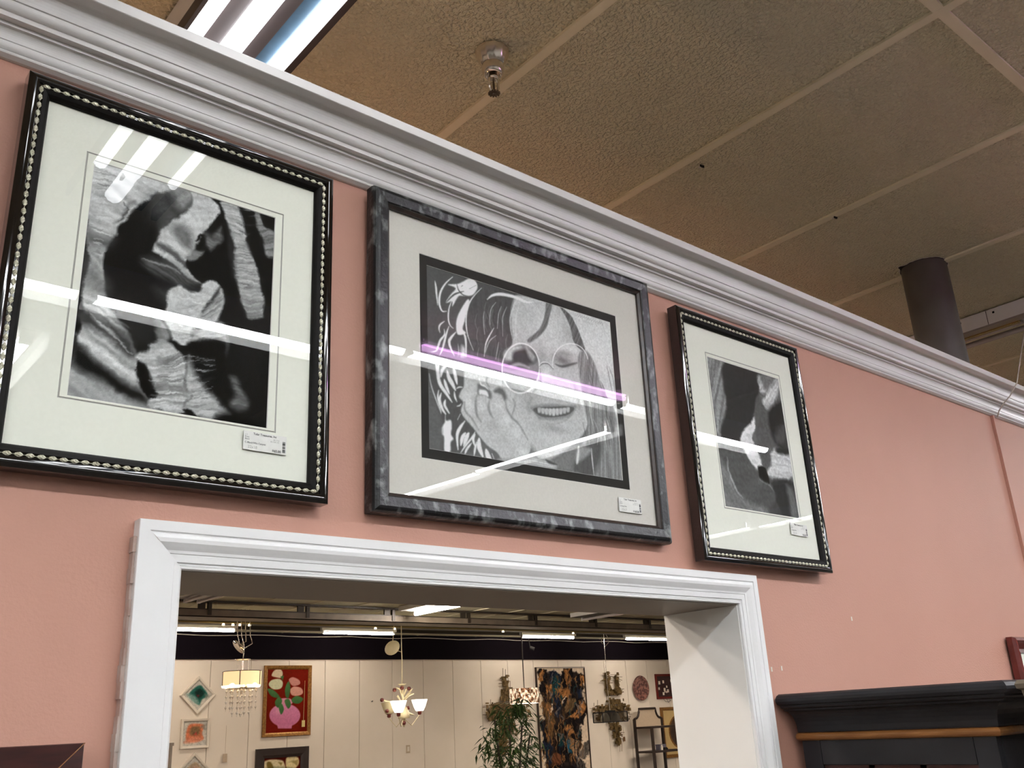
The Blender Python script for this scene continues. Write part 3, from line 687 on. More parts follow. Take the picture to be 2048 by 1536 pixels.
a.line([(455,340),(480,430),(540,500),(600,520)], 2.2, 70, .8); a.line([(305,610),(420,500),(560,455)], 2.5, 70, .8); a.line([(640,420),(740,370)], 1.6, 90, .8, .7); a.line([(520,385),(545,372)], 2, 60, .8)
a.poly([(610,580),(640,600),(600,760),(570,900),(545,1000),(590,1060),(480,1080),(450,960),(470,820),(540,680)], 205, 1.2)
a.poly([(530,1240),(590,1280),(590,1400),(520,1400)], 190, 3, .8)
a.tf = shift(.13672, 850, 720)                    # curls and hand, lower left
for P_, w_ in (([(150,0),(180,160),(220,330),(320,480),(400,600)], 16), ([(200,0),(190,120),(215,240)], 10), ([(60,180),(90,350),(170,580),(240,760)], 5), ([(330,40),(250,130),(230,230)], 14), ([(320,130),(350,240),(400,330),(450,430)], 20), ([(280,260),(310,360),(360,480)], 14), ([(410,60),(440,200),(470,340)], 16),
               ([(200,420),(190,540),(240,740)], 7), ([(240,460),(215,560),(260,700),(310,770)], 12), ([(300,560),(290,640),(360,760)], 12), ([(430,440),(440,520),(470,590)], 8), ([(590,870),(510,980),(475,1090),(490,1290)], 14), ([(600,1040),(550,1120),(530,1230)], 16), ([(650,1040),(610,1120),(570,1240)], 18), ([(740,1030),(680,1130),(600,1230),(530,1330)], 8),
               ([(740,1060),(710,1140),(740,1240)], 12), ([(760,1180),(740,1280),(725,1380)], 9), ([(690,1190),(620,1280),(590,1350)], 10), ([(460,400),(500,380),(550,380)], 5), ([(470,655),(510,645),(530,620)], 4), ([(480,850),(520,770)], 3), ([(800,1120),(800,1250),(860,1400)], 22), ([(900,1280),(930,1380),(980,1430)], 24), ([(990,1350),(1020,1430)], 8)):
    a.line(P_, w_*.36, 202, 1, .95)
a.poly([(300,760),(310,860),(380,860),(395,960),(385,1060),(420,1130),(380,1180),(375,1310),(290,1300),(285,1110),(245,1050),(250,960),(295,880)], 200, 1.4)
a.poly([(0,180),(55,180),(80,350),(200,720),(250,900),(245,1270),(0,1270)], 84, 3, .8)
a.poly([(580,80),(700,110),(880,170),(990,190),(1060,230),(1150,260),(1180,250),(1150,330),(1210,360),(1270,450),(1320,600),(1310,730),(1270,820),(1380,930),(1500,1130),(1560,1230),(1500,1400),(1250,1480),(1140,1440),(1060,1330),(920,1230),(800,1090),(700,960),(560,800),(530,700),(560,600),(500,520),(530,430),(570,350)], 160, 1.4)
a.blob(640, 600, 70, 200, 186, .55); a.blob(830, 660, 70, 90, 178, .5); a.blob(1080, 650, 90, 90, 186, .6); a.blob(1200, 850, 70, 120, 190, .5, ang=-35); a.blob(1350, 1050, 70, 140, 188, .5, ang=-35)
a.blob(1000, 950, 120, 120, 132, .5); a.blob(1150, 1150, 120, 90, 138, .4); a.blob(1450, 1330, 80, 60, 190, .6)
for P_, w_ in (([(760,500),(745,600),(750,700),(770,800),(830,890)], 9), ([(945,580),(935,680),(960,770),(1000,830)], 9), ([(580,600),(590,720),(700,850),(790,1000)], 5), ([(1180,600),(1210,720),(1280,830),(1390,940),(1510,1150)], 7), ([(920,200),(900,300),(940,380)], 6), ([(1290,560),(1320,640),(1280,800)], 4), ([(1130,250),(1140,330)], 3)):
    a.line(P_, w_*.36, 92, 2, .8)
a.poly([(780,330),(900,380),(980,480),(960,560),(880,500),(780,490),(770,410)], 96, 2); a.poly([(800,420),(900,440),(930,520),(860,490),(800,480)], 200, 1.5); a.line([(790,250),(820,340),(880,370),(930,420)], 3, 190, 1)
a.poly([(1010,440),(1080,390),(1160,430),(1200,540),(1170,580),(1120,500),(1040,470)], 88, 2.5); a.blob(1060, 490, 30, 20, 170, .7)
a.poly([(1080,1440),(1200,1420),(1400,1440),(1536,1500),(1400,1536)], 130, 2); 
a.tf = c3                                         # round glasses
a.poly([(1000+108*math.cos(t_), 1158+140*math.sin(t_)) for t_ in np.linspace(0, 2*PI, 16)[:-1]], 112, 1.5)
a.poly([(905,1060),(960,1030),(1000,1035),(1010,1080),(960,1110),(905,1100)], 168, 3); a.poly([(960,1060),(1060,1050),(1095,1110),(1040,1140),(960,1130)], 56, 3); a.poly([(910,1120),(1020,1120),(1040,1150),(960,1165),(910,1150)], 60, 3)
a.poly([(1030,1030),(1085,1090),(1070,1120),(1040,1080)], 150, 3, .8); a.blob(1000, 1240, 70, 50, 136, .8); a.line([(930,1150),(990,1135),(1050,1155)], 5, 170, 2, .7)
a.ring(1000, 1158, 110, 144, 2.0, 202); a.ring(1290, 1130, 104, 112, 1.6, 196, 165, 350); a.line([(1108,1150),(1125,1130),(1160,1132),(1190,1165)], 3.2, 90, 1.2); a.line([(1108,1146),(1125,1126),(1160,1128),(1188,1158)], 1.6, 205, .8)
a.line([(1112,1160),(1115,1240),(1070,1300)], 3, 84, 2, .6)
a.tf = shift(.13672, 1040, 560)                   # pencilled signature, illegible
for k in range(13):
    x = 800+k*32; y = 515+k*11; a.line([(x,y),(x+12,y-14),(x+16,y+26),(x+30,y+4)], .9, 128, .6, .6, taper=False)
for k in range(8):
    x = 910+k*27; y = 610+k*9; a.line([(x,y),(x+8,y-16),(x+14,y+18),(x+24,y)], .8, 138, .6, .5, taper=False)
a.tf = shift(.14323, 1040, 760)
a.line([(1010,950),(1020,1080),(1050,1330)], 2.5, 190, 1, .8); a.poly([(830,940),(1010,960),(960,1050),(800,1140)], 136, 3, .8); a.poly([(820,940),(840,940),(830,1130),(800,1150)], 190, 1.5)
a.poly([(100,1100),(380,1100),(520,1180),(460,1230),(100,1180)], 150, 3, .8, stri=.25, freq=.7); a.line([(370,1100),(430,1140),(530,1170)], 4, 60, 1.5)
a.grain(0.09, 110, 9)

# ------------------------------------------------------------------ framed pictures
def price_tag(parent, x, y, z, price, title, size, kind, w=0.0635, h=0.0262, rot=0):
    m = MB(); m.box(0, w, -0.0006, 0, 0, h); m.box(0, w, -0.0002, 0.0, 0, h)
    t = m.build('price_tag', [M_paper], parent, loc=(x, y, z)); t['label'] = 'white price tag with barcode'
    t.rotation_euler = (0, rot, 0)
    k = h/0.0262; e = -0.0009
    def tx(s, sz, px, pz, mm=M_ink, bold=0.0, al='LEFT', sx=1.0): return text(s, sz*k, mm, t, (px*w, e, pz*h), bold=bold, align=al, sx=sx)
    tx('Tular Treasures, Inc', 0.0042, 0.22, 0.84, bold=0.00008)
    tx('S T', 0.0030, 0.03, 0.76, M_pencil); tx('Print', 0.0032, 0.03, 0.65); tx('Black', 0.0032, 0.03, 0.54)
    tx('38/1716', 0.0028, 0.68, 0.68, M_pencil); tx('83-558 132', 0.0028, 0.62, 0.57, M_pencil)
    tx(title, 0.0035, 0.03, 0.35, bold=0.00005); tx(size, 0.0055, 0.10, 0.10, M_pencil)
    tx(price, 0.0048, 0.87, 0.06, bold=0.00012, al='RIGHT')
    m = MB(); z0 = 0.10*h
    for bw, gap in ((2, 1), (3, .6), (1, .8), (4, 3), (3, 1), (1, .7), (2, .7), (1, 2.6), (1, .8), (3, .6), (5, 1.2), (1, 1), (2, .6)):
        hh = bw*0.00034*k; m.box(0.905*w, 0.97*w, -0.0009, -0.0007, z0, z0+hh); z0 += hh + gap*0.0004*k
    m.build('barcode', [M_ink], t)
def pic_back(t, X, Z, y0, d=0.012):
    m = MB(); m.box(-X+d, X-d, y0, -0.006, -Z+d, Z-d); m.build('backing_board', [M_tagb], t)
def beaded(t, X, Z, yb, pitch, r=0.0031):
    m = MB()
    def run(p, q):
        p = Vector(p); q = Vector(q); L = (q-p).length; n = int(L/pitch); d = (q-p).normalized()
        for i in range(n):
            c = p + d*(L*(i+0.5)/n); s_ = d.cross(Vector((0, 1, 0)))
            tw = 0.35; rings = []
            for f, rr in ((-0.5, 0.06), (-0.40, 0.12), (-0.30, 0.55), (-0.12, 0.95), (0.12, 0.95), (0.30, 0.55), (0.40, 0.12), (0.5, 0.06)):
                ring = []
                for k in range(6):
                    a_ = 2*PI*k/6 + f*2.2
                    ring.append(c + d*f*(L/n) + s_*math.cos(a_)*r*rr + Vector((0, -1, 0))*math.sin(a_)*r*rr*0.8)
                rings.append(ring)
            m.quadloop(rings)
    run((-X, yb, Z), (X, yb, Z)); run((-X, yb, -Z), (X, yb, -Z)); run((-X, yb, -Z), (-X, yb, Z)); run((X, yb, -Z), (X, yb, Z))
    return m.build('bead_trim', [M_bead], t)
def black_frame(label, x0, x1, z0, z1, yf, art, artrect, emb, op, beadd, pitch, lean, tagargs, fdep, roty=0, backy=0.006):
    cx, cz = (x0+x1)/2, (z0+z1)/2; X, Z = (x1-x0)/2, (z1-z0)/2
    t = thing('picture_frame', (cx, 0, cz), label, 'framed picture', None, (lean, roty, 0))
    f = -yf; d0 = op[0]-x0
    pr = [(0.002, backy), (0, backy), (0, f-0.003), *[(0.0002+(beadd-0.0034)*k/14, f-0.0042+0.0052*math.sin(PI*(0.12+0.70*k/14))) for k in range(15)], (beadd-0.0026, f-0.0035), (beadd+0.0026, f-0.0035)]
    m = MB(); m.quadloop(rect_ring(-X, X, -Z, Z, pr)); m.build('outer_moulding', [M_black], t)
    pr = [(beadd+0.0026, f-0.0035), (beadd+0.003, f-0.002), (d0-0.0045, f-0.0045), (d0-0.002, f-0.0065), (d0, f-0.009), (d0, f-0.014)]
    m = MB(); m.quadloop(rect_ring(-X, X, -Z, Z, pr)); m.build('inner_moulding', [M_blackin], t)
    b = beaded(t, X-beadd, Z-beadd, -(f-0.0030), pitch)
    gy = -(f-0.0105); my = gy+0.002
    # mat with bevelled window and embossed line
    ax0, ax1, az0, az1 = [v-c for v, c in zip(artrect, (cx, cx, cz, cz))]
    ex0, ex1, ez0, ez1 = [v-c for v, c in zip(emb, (cx, cx, cz, cz))]
    m = MB(); O = [(-X+d0-.004, my, -Z+d0-.004), (X-d0+.004, my, -Z+d0-.004), (X-d0+.004, my, Z-d0+.004), (-X+d0-.004, my, Z-d0+.004)]
    def R(e, y): return [(ex0-e, y, ez0-e), (ex1+e, y, ez0-e), (ex1+e, y, ez1+e), (ex0-e, y, ez1+e)]
    I = [(ax0, my, az0), (ax1, my, az0), (ax1, my, az1), (ax0, my, az1)]
    I2 = [(ax0+.0008, my+.0012, az0+.0008), (ax1-.0008, my+.0012, az0+.0008), (ax1-.0008, my+.0012, az1-.0008), (ax0+.0008, my+.0012, az1-.0008)]
    m.quadloop([O, R(0.0006, my)]); m.quadloop([R(0.0006, my), R(0, my+.0014), R(-0.0008, my+.0014), R(-0.0016, my)], mi=1); m.quadloop([R(-0.0016, my), I]); m.quadloop([I, I2], mi=2)
    m.build('mat_board', [M_mat, M_emb, M_matedge], t)
    art.build('print', t, (cx, 0, cz), my+.0013, rng_=artrect)
    m = MB(); m.face([(-X+d0-.004, gy, -Z+d0-.004), (X-d0+.004, gy, -Z+d0-.004), (X-d0+.004, gy, Z-d0+.004), (-X+d0-.004, gy, Z-d0+.004)]); m.build('glass', [M_glass], t)
    pic_back(t, X, Z, my+.004)
    a_ = tagargs; price_tag(t, a_[0]-cx, gy-0.0004, a_[1]-cz, a_[2], a_[3], a_[4], 0, rot=a_[5])
    return t
black_frame('large black frame edged with silver beads, canyon print with a pale boulder', .2003, .6455, 2.1285, 2.6535, -.030, A1, (.293, .5545, 2.2275, 2.559), (.2829, .567, 2.2235, 2.568),
            (.2290,), .0162, .0120, 0.0, (.5195, 2.1925, '$65.00', 'C-Black/Wht Canyon', '22x18', 0.0), 0)
black_frame('narrow black frame edged with silver beads, rightmost, dark narrow canyon print', 1.4645, 1.9110, 2.1045, 2.6440, -.036, A3, (1.565, 1.8285, 2.2218, 2.5517), (1.5605, 1.8335, 2.2178, 2.5605),
            (1.4925,), .0145, .0125, 0.003, (1.7830, 2.1820, '$65.00', 'C-Black/Wht', '22x18', 0.02), 0, backy=0.010)
# middle picture
x0, x1, z0, z1 = .7185, 1.3815, 2.1290, 2.6700; cx, cz = (x0+x1)/2, (z0+z1)/2; X, Z = (x1-x0)/2, (z1-z0)/2; f = 0.034
t = thing('picture_frame', (cx, 0, cz), 'mottled dark pewter frame, pencil portrait of a smiling person in round glasses', 'framed picture', None, (0.018, -0.006, 0))
pr = [(0.003, 0.006), (0, 0.008), (0, f-0.012), (0.0008, f-0.007), (0.003, f-0.003), (0.0065, f-0.0008), (0.010, f), (0.0245, f-0.0015), (0.0262, f-0.003)]
m = MB(); m.quadloop(rect_ring(-X, X, -Z, Z, pr)); m.build('outer_moulding', [M_pewter], t)
pr = [(0.0262, f-0.003), (0.0270, f-0.0055), (0.0318, f-0.0085), (0.0320, f-0.013)]
m = MB(); m.quadloop(rect_ring(-X, X, -Z, Z, pr)); m.build('inner_lip', [M_pewin], t)
gy = -(f-0.0115); my = gy+0.002
m = MB()
def RR(a, b, c_, d, y): return [(a-cx, y, c_-cz), (b-cx, y, c_-cz), (b-cx, y, d-cz), (a-cx, y, d-cz)]
m.quadloop([RR(x0+.028, x1-.028, z0+.028, z1-.028, my), RR(.8130, 1.2865, 2.2235, 2.5765, my)]); m.quadloop([RR(.8130, 1.2865, 2.2235, 2.5765, my), RR(.8138, 1.2857, 2.2243, 2.5757, my+.001)], mi=1)
m.build('mat_board', [M_gmat, M_matedge], t)
m = MB(); m.quadloop([RR(.8120, 1.2875, 2.2225, 2.5775, my+.001), RR(.8285, 1.2690, 2.2405, 2.5590, my+.001)]); m.quadloop([RR(.8285, 1.2690, 2.2405, 2.5590, my+.001), RR(.8290, 1.2685, 2.2410, 2.5585, my+.0018)], mi=1)
m.build('inner_mat_board', [M_kmat, M_matedge], t)
A2.build('drawing', t, (cx, 0, cz), my+.0020, rng_=(.8280, 1.2695, 2.2400, 2.5595))
m = MB(); m.face(RR(x0+.030, x1-.030, z0+.030, z1-.030, gy)); m.build('glass', [M_glass], t)
pic_back(t, X, Z, my+.004)
price_tag(t, 1.2490-cx, gy-0.0004, 2.1800-cz, '$165.00', 'C-Pencil Art', '22x27', 0, w=0.060, h=0.0265)

# picture corner at the bottom left, frame edge at the right
t = thing('picture_frame', (0.02, 0, 1.55), 'dark maroon flat frame whose top right corner shows at the lower left', 'framed picture')
m = MB(); X, Z = 0.331, 0.2815
m.quadloop(rect_ring(-X, X, -Z, Z, [(0.002, 0.004), (0, 0.004), (0, 0.024), (0.001, 0.026), (0.052, 0.022), (0.055, 0.016)])); m.build('moulding', [M_maroon], t)
m = MB()
for sx in (-1, 1):
    for sz in (-1, 1):
        m.tube([(sx*X, -0.0262, sz*Z), (sx*(X-.052), -0.0222, sz*(Z-.052))], 0.0006, 5)
m.build('mitre_line', [M_oak], t)
m = MB(); m.face([(-X+.05, -.017, -Z+.05), (X-.05, -.017, -Z+.05), (X-.05, -.017, Z-.05), (-X+.05, -.017, Z-.05)]); m.build('mat_board', [M_mat], t)
t = thing('picture_frame', (3.10, 0, 1.62), 'red brown scooped frame cut by the right edge above the black cabinet', 'framed picture')
m = MB(); X, Z = 0.313, 0.362
m.quadloop(rect_ring(-X, X, -Z, Z, [(0.004, 0.004), (0, 0.006), (0, 0.022), (0.004, 0.030), (0.010, 0.031), (0.018, 0.024), (0.032, 0.018), (0.042, 0.020), (0.046, 0.014)])); m.build('moulding', [M_red], t)
m = MB(); m.face([(-X+.04, -.015, -Z+.04), (X-.04, -.015, -Z+.04), (X-.04, -.015, Z-.04), (-X+.04, -.015, Z-.04)]); m.build('mat_board', [M_mat], t)

# ------------------------------------------------------------------ black cabinet at the lower right
# it stands with its side to the pink wall and its front facing the opening (towards -x); local -y is its front
ztop, zg = 1.8545, 1.7735
XF = 1.722; D = 0.40; YA, YB_ = -0.020, -0.402; W2 = (YA-YB_)/2
t = thing('display_cabinet', (XF+D, (YA+YB_)/2, 0), 'black wooden cabinet with stepped cornice and orange wood band, lower right', 'cabinet', None, (0, 0, -PI/2))
def ringset(prof, W, D, fl, fr):
    return [[(-W-o_*fl, 0, z), (-W-o_*fl, -D-o_, z), (W+o_*fr, -D-o_, z), (W+o_*fr, 0, z)] for o_, z in prof]
prof = [(0.0, ztop), (0.046, ztop), (0.052, ztop-.003), (0.0565, ztop-.009), (0.0565, ztop-.014), (0.053, ztop-.0195), (0.047, ztop-.0215), (0.046, ztop-.025), (0.044, ztop-.027), (0.0385, ztop-.029), (0.037, ztop-.032)]
for k in range(1, 8):
    a_ = PI/2*k/7; prof.append((0.037-0.027*math.sin(a_), ztop-.032-.038*(1-math.cos(a_))))
prof += [(0.009, zg+.008), (0.0, zg+.008)]
m = MB(); rings = ringset(prof, W2, D, 0.22, 1.0)
m.quadloop(rings, closed_ring=False); m.face(rings[0][::-1]); m.build('cornice', [M_navy], t)
m = MB(); rings = ringset([(0.003+0.009*math.sin(PI*k/8), zg+.0078*math.cos(PI*k/8)) for k in range(9)], W2, D, 0.6, 1.0)
m.quadloop(rings, closed_ring=False); m.build('wood_band', [M_oak], t)
zr = 1.722
m = MB(); m.box(-W2, -W2+.018, -D+.014, 0, 0.0, zg-.006); m.box(W2-.018, W2, -D+.014, 0, 0.0, zg-.006); m.box(-W2+.018, W2-.018, -0.010, 0, 0.0, zg-.006); m.box(-W2, W2, -D, 0, 0, 0.09); m.box(-W2+.018, W2-.018, -D+.014, 0, zg-.02, zg-.006)
for zz in (0.5, 0.9, 1.3): m.box(-W2+.018, W2-.018, -D+.03, -.01, zz, zz+.018)
m.build('carcass', [M_navy], t)
dr = MB(); dr.box(-W2+.001, -W2+.040, -D-.004, -D+.013, 0.10, zg-.008); dr.box(W2-.040, W2-.001, -D-.004, -D+.013, 0.10, zg-.008); dr.box(-W2+.0412, W2-.0412, -D-.004, -D+.013, zr, zg-.008); dr.box(-W2+.0412, W2-.0412, -D-.004, -D+.013, 0.10, 0.18)
d_ = dr.build('door', [M_navy], t)
mm = MB()
for k in range(1, 3): x = -W2+.041+(2*W2-.082)*k/3; mm.box(x-.006, x+.006, -D-.001, -D+.009, 0.18, zr)
mm.box(-W2+.041, W2-.041, -D-.001, -D+.009, zr-.006, zr-.001); mm.build('muntins', [M_maroon], d_)
mm = MB(); mm.face([(-W2+.04, -D+.005, 0.18), (W2-.04, -D+.005, 0.18), (W2-.04, -D+.005, zr), (-W2+.04, -D+.005, zr)]); mm.build('glass', [M_glass], d_)
# brown wood piece beside it, nearer the camera
W3 = 0.22; z2 = 1.853
t = thing('display_cabinet', (XF+D, YB_-.062-W3-.03, 0), 'walnut brown cabinet just right of the black cabinet, cut by the picture edge', 'cabinet', None, (0, 0, -PI/2))
m = MB(); rings = ringset([(0.0, z2), (0.040, z2), (0.045, z2-.006), (0.043, z2-.013), (0.036, z2-.016), (0.034, z2-.026), (0.022, z2-.036), (0.010, z2-.048), (0, z2-.050)], W3, D, .6, .6)
m.quadloop(rings, closed_ring=False); m.face(rings[0][::-1]); m.build('cornice', [mat('weathered_taupe_wood', (112, 100, 84), .5, scale=14)], t)
m = MB(); m.box(-W3, W3, -D, 0, 0, z2-.050); m.build('carcass', [mat('honey_brown_wood', (112, 78, 40), .5, scale=10, c2=(92, 62, 30))], t)

# ================================================================== far room
# beam with brackets
by = 8.9
t = thing('ceiling_beam', (9.0, by, 3.065), 'long painted steel beam on brackets under the ceiling of the far room', 'beam')
m = MB(); m.box(-9, 8.3, 0, 0.012, 0, 0.085); m.box(-9, 8.3, 0, 0.34, 0.0, 0.010); m.box(-9, 8.3, 0.33, 0.34, 0, 0.085); m.build('beam_body', [M_steel], t)
m = MB(); m.box(-9, 8.3, -0.004, 0.016, 0.077, 0.088); m.box(-9, 8.3, -0.03, 0.0, CZ-3.065-0.022, CZ-3.065-0.003); m.build('rail_and_tee_shadow', [M_steeld], t)  # beam's dark top line; the ceiling strip stands in for a tee's shadow
for k in range(-5, 10):
    xb = 4.18+1.19*k-9.0
    if -9 < xb < 8.2:
        m = MB(); m.box(xb-0.05, xb+0.03, 0.0, 0.02, 0.086, CZ-3.065-0.003); m.box(xb+0.06, xb+0.10, -0.01, 0.03, 0.02, CZ-3.065-0.003); m.build('bracket', [M_steeld], t)
m = MB(); m.tube([(0.5, 9.55, 3.085), (17.3, 9.55, 3.085)], 0.011, 8)
tag(m.build('conduit', mat('brassy_conduit', (160, 145, 96), 0.35, metal=0.6)), 'thin brassy conduit running under the far room ceiling behind the beam', 'conduit')
t = thing('ceiling_beam', (9.0, 9.95, 3.13), 'second, darker beam close behind the brassy conduit', 'beam')
m = MB(); m.box(-9, 8.3, 0, 0.25, 0, CZ-3.13-.003); m.build('beam_body', [M_steeld], t)
t = thing('cable_raceway', (9.0, 11.02, 3.175), 'dark raceway joining the lit tubes near the far wall', 'raceway')
m = MB(); m.box(-8, 8.3, 0, 0.05, 0.0, CZ-3.175-.003); m.build('raceway_body', [M_steeld], t)
m = MB()
pts = []
for k in range(60):
    x = 3.0+k*0.21; pts.append((x, 11.9, 3.185+0.008*math.sin(k*0.9)+0.006*random.random()))
m.tube(pts, 0.005, 6)
tag(m.build('wall_cable', M_cable), 'pale cable clipped along the top of the dark purple band', 'cable')
GF = 'lit tubes in the row near the far wall'
for xc, lb in ((4.91, 'lit tube at the far left of the row, behind the drum chandelier'), (7.43, 'lit tube second from the left, left of the white flower chandelier'), (11.165, 'lit tube above the tall abstract painting'), (13.66, 'lit tube at the right end of the row, cut by the white jamb')):
    strip_light(lb, xc, 11.0, 'x', 1.2, GF, tubes=((0, 0.0145, 1),), lit=M_tubew, W=0.06, face=M_louvre, skirt=None)
strip_light('lit fixture at right angles to the others, in the middle of the opening', 6.74, 8.10, 'y', 1.2, None, tubes=((-0.09, 0.022, 1),), lit=M_tubew, W=0.27, face=M_house, skirt=None, zh=3.185)
strip_light('unlit white fixture high on the right of the opening', 9.62, 8.05, 'y', 1.2, 'unlit fixtures', tubes=((-0.07, 0.018, 0),), W=0.28, face=M_steeld, skirt=None)
strip_light('unlit white fixture high in the left corner of the opening', atz(395, 1200, 3.15).x, 7.6, 'y', 1.6, 'unlit fixtures', tubes=((-0.07, 0.018, 0), (0.07, 0.018, 0)), W=0.34, face=M_houseg, skirt=None)
for x, y in ((1.2, 2.2), (5.0, 3.0), (9.0, 3.6), (2.5, 5.4), (7.0, 5.8), (11.5, 6.2), (14.5, 8.6), (14.0, 3.5), (-2.5, 4.0), (1.0, 9.5), (-1.6, 1.3)):  # extra fixtures added out of view to raise the far room's light
    strip_light('unseen fluorescent strip light added to brighten the far room', x, y, 'x', 2.3, 'unseen strip lights added to brighten the far room', tubes=((-0.05, 0.019, 1), (0.05, 0.019, 1)), W=0.2, lit=M_tubew)
# small spot lenses on the conduit
for px, py in ((447, 1246), (466, 1247), (480, 1247), (499, 1248), (751, 1251), (789, 1253), (1006, 1258), (1146, 1262)):
    nsp = ('first', 'second', 'third', 'fourth', 'fifth', 'sixth', 'seventh', 'eighth')[[447, 466, 480, 499, 751, 789, 1006, 1146].index(px)]
    p = at(px, py, 9.55); t = thing('spot_light', (p.x, 9.55, 3.068), 'tiny lit spot under the brassy conduit, %s from the left' % nsp, 'spot light', 'tiny spots on the conduit')
    m = MB(); m.lathe([(0, 0.008), (0.012, 0.008), (0.018, -0.012), (0.015, -0.016), (0, -0.016)], n=10); m.build('lens', [M_shadein], t)

# --- hanging lamps
YH = 9.5
k_ = (YH+1.17)
def hp(x, y, Y=YH): return at(x, y, Y)
ctr = hp(484, 1355); x_ = ctr.x
t = thing('chandelier', (x_, YH, ctr.z), 'chandelier with a lit cream drum shade and hanging crystals', 'chandelier')
zt = hp(484, 1343).z-ctr.z; zb = hp(484, 1371).z-ctr.z; R_ = (hp(528, 1357).x-hp(440, 1357).x)/2*0.80
m = MB(); m.lathe([(R_, zb), (R_, zt)], n=40); m.build('drum_shade', [M_shade], t, smooth=True)
m = MB()
for k in range(5):
    a_ = 2*PI*k/5+0.4; m.box(R_*math.cos(a_)-.004, R_*math.cos(a_)+.004, R_*math.sin(a_)-.006, R_*math.sin(a_)+.006, zb, zt)
m.tube([(R_*1.005*math.cos(2*PI*k/40), R_*1.005*math.sin(2*PI*k/40), zt) for k in range(41)], 0.004, 5)
m.build('shade_trim', [M_steeld], t)
for k in range(5):
    a_ = 2*PI*k/5; m = MB(); m.lathe([(0, -0.025), (0.05, -0.02), (0.06, 0), (0.04, 0.03), (0, 0.04)], (0.17*math.cos(a_), 0.17*math.sin(a_), zb), 12); m.build('bulb', [M_shadein], t, smooth=True)
zc = hp(484, 1318).z-ctr.z
m = MB(); m.tube([(0, 0, zb-.1), (0, 0, zc)], 0.014, 8); m.lathe([(0.0, zc), (0.09, zc), (0.09, zc-.012), (0.0, zc-.012)], n=20)
for k in range(3): a_ = 2*PI*k/3; m.tube([(0.07*math.cos(a_), 0.07*math.sin(a_), zc), (0.07*math.cos(a_), 0.07*math.sin(a_), zt)], 0.004, 5)
m.build('stem', [M_chrome], t, smooth=True)
m = MB(); zr_ = hp(484, 1377).z-ctr.z; m.tube([(0.17*math.cos(2*PI*k/28), 0.17*math.sin(2*PI*k/28), zr_) for k in range(29)], 0.008, 6)
for k in range(4): a_ = 2*PI*k/4; m.tube([(0, 0, zr_), (0.17*math.cos(a_), 0.17*math.sin(a_), zr_)], 0.005, 5)
m.build('crystal_ring', [M_chrome], t)
M_cryst = mat('cut_crystal', (252, 248, 240), 0.08, spec=1.0, coat=1.0, c2=(205, 190, 165), scale=60)
for k in range(16):
    a_ = 2*PI*k/16; rr = 0.165 if k % 2 else 0.10; m = MB(); z = zr_-0.01; n_ = 4 if k % 2 else 5
    for q in range(n_):
        hgt = 0.045; m.lathe([(0.0, z), (0.014, z-hgt*.4), (0.0, z-hgt)], (rr*math.cos(a_), rr*math.sin(a_), 0), 6); z -= hgt+0.014
    m.tube([(rr*math.cos(a_), rr*math.sin(a_), zr_), (rr*math.cos(a_), rr*math.sin(a_), z)], 0.002, 4)
    m.build('crystal_strand', [M_cryst], t)
m = MB(); m.lathe([(0, z-.0), (0.02, z-.03), (0, z-.07)], n=6); m.build('crystal_drop', [M_cryst], t)
zh = hp(484, 1262).z-ctr.z
m = MB(); m.tube([(0, 0, zc), (0.01, 0, zc+.08), (-0.02, 0, zc+.18), (0.03, 0, zh-.12), (0.0, 0, CZ-ctr.z)], 0.006, 6)
for dx in (-0.10, -0.05, 0.06): m.tube([(dx, 0, CZ-ctr.z), (dx+.02, 0, zh-.05), (dx+.05, 0, zh-.14), (0.01, 0, zh-.2)], 0.005, 5)
m.build('hanging_chain', [M_chrome], t, smooth=True)
p = hp(478, 1293); T_ = Matrix.Rotation(math.radians(50), 4, 'Y')
m = MB(); m.lathe([(0, 0.02), (0.03, 0.018), (0.09, 0.0), (0.095, -0.008), (0, -0.008)], (p.x-x_, 0, p.z-ctr.z), 20, T=T_); m.build('canopy', [M_chrome], t, smooth=True)

ctr = hp(804, 1412); x_ = ctr.x
t = thing('chandelier', (x_, YH, ctr.z), 'cream flower chandelier with two glowing glass cups pointing up', 'chandelier')
def L(px, py, dy=0.0): p = hp(px, py, YH+dy); return Vector((p.x-x_, dy, p.z-ctr.z))
m = MB(); m.tube([L(805, 1371), L(806, 1400), L(806, 1430), L(807, 1446)], [0.012, 0.016, 0.022, 0.012], 8); m.lathe([(0, 0.03), (0.06, 0.026), (0.02, 0.0), (0, 0)], L(804, 1372), 16); m.lathe([(0.0, 0.12), (0.05, 0.10), (0.07, 0.03), (0.075, -0.03), (0.02, -0.03), (0.015, -0.12), (0, -0.14)], L(808, 1432), 14); m.build('body', [M_cream], t, smooth=True)
for (px, py, dy, on) in ((797, 1413, -0.20, 1), (839, 1410, 0.0, 1), (778, 1416, 0.16, 0)):
    c_ = L(px, py, dy); m = MB(); m.lathe([(0.035, -0.075), (0.05, -0.07), (0.075, -0.02), (0.098, 0.05), (0.104, 0.068)], c_, 20)
    m.build('glass_shade', [M_glassl if on else M_cream], t, smooth=True)
    m = MB(); m.lathe([(0, -0.12), (0.018, -0.118), (0.026, -0.10), (0.022, -0.085), (0.042, -0.072), (0, -0.07)], c_, 12); m.build('lamp_cup', [M_rust], t, smooth=True)
    m = MB(); q = L(807, 1436); m.tube([q, (q+c_)/2+Vector((0, 0, -0.17)), c_+Vector((0, 0, -0.12))], 0.006, 6); m.build('arm', [M_cream], t, smooth=True)
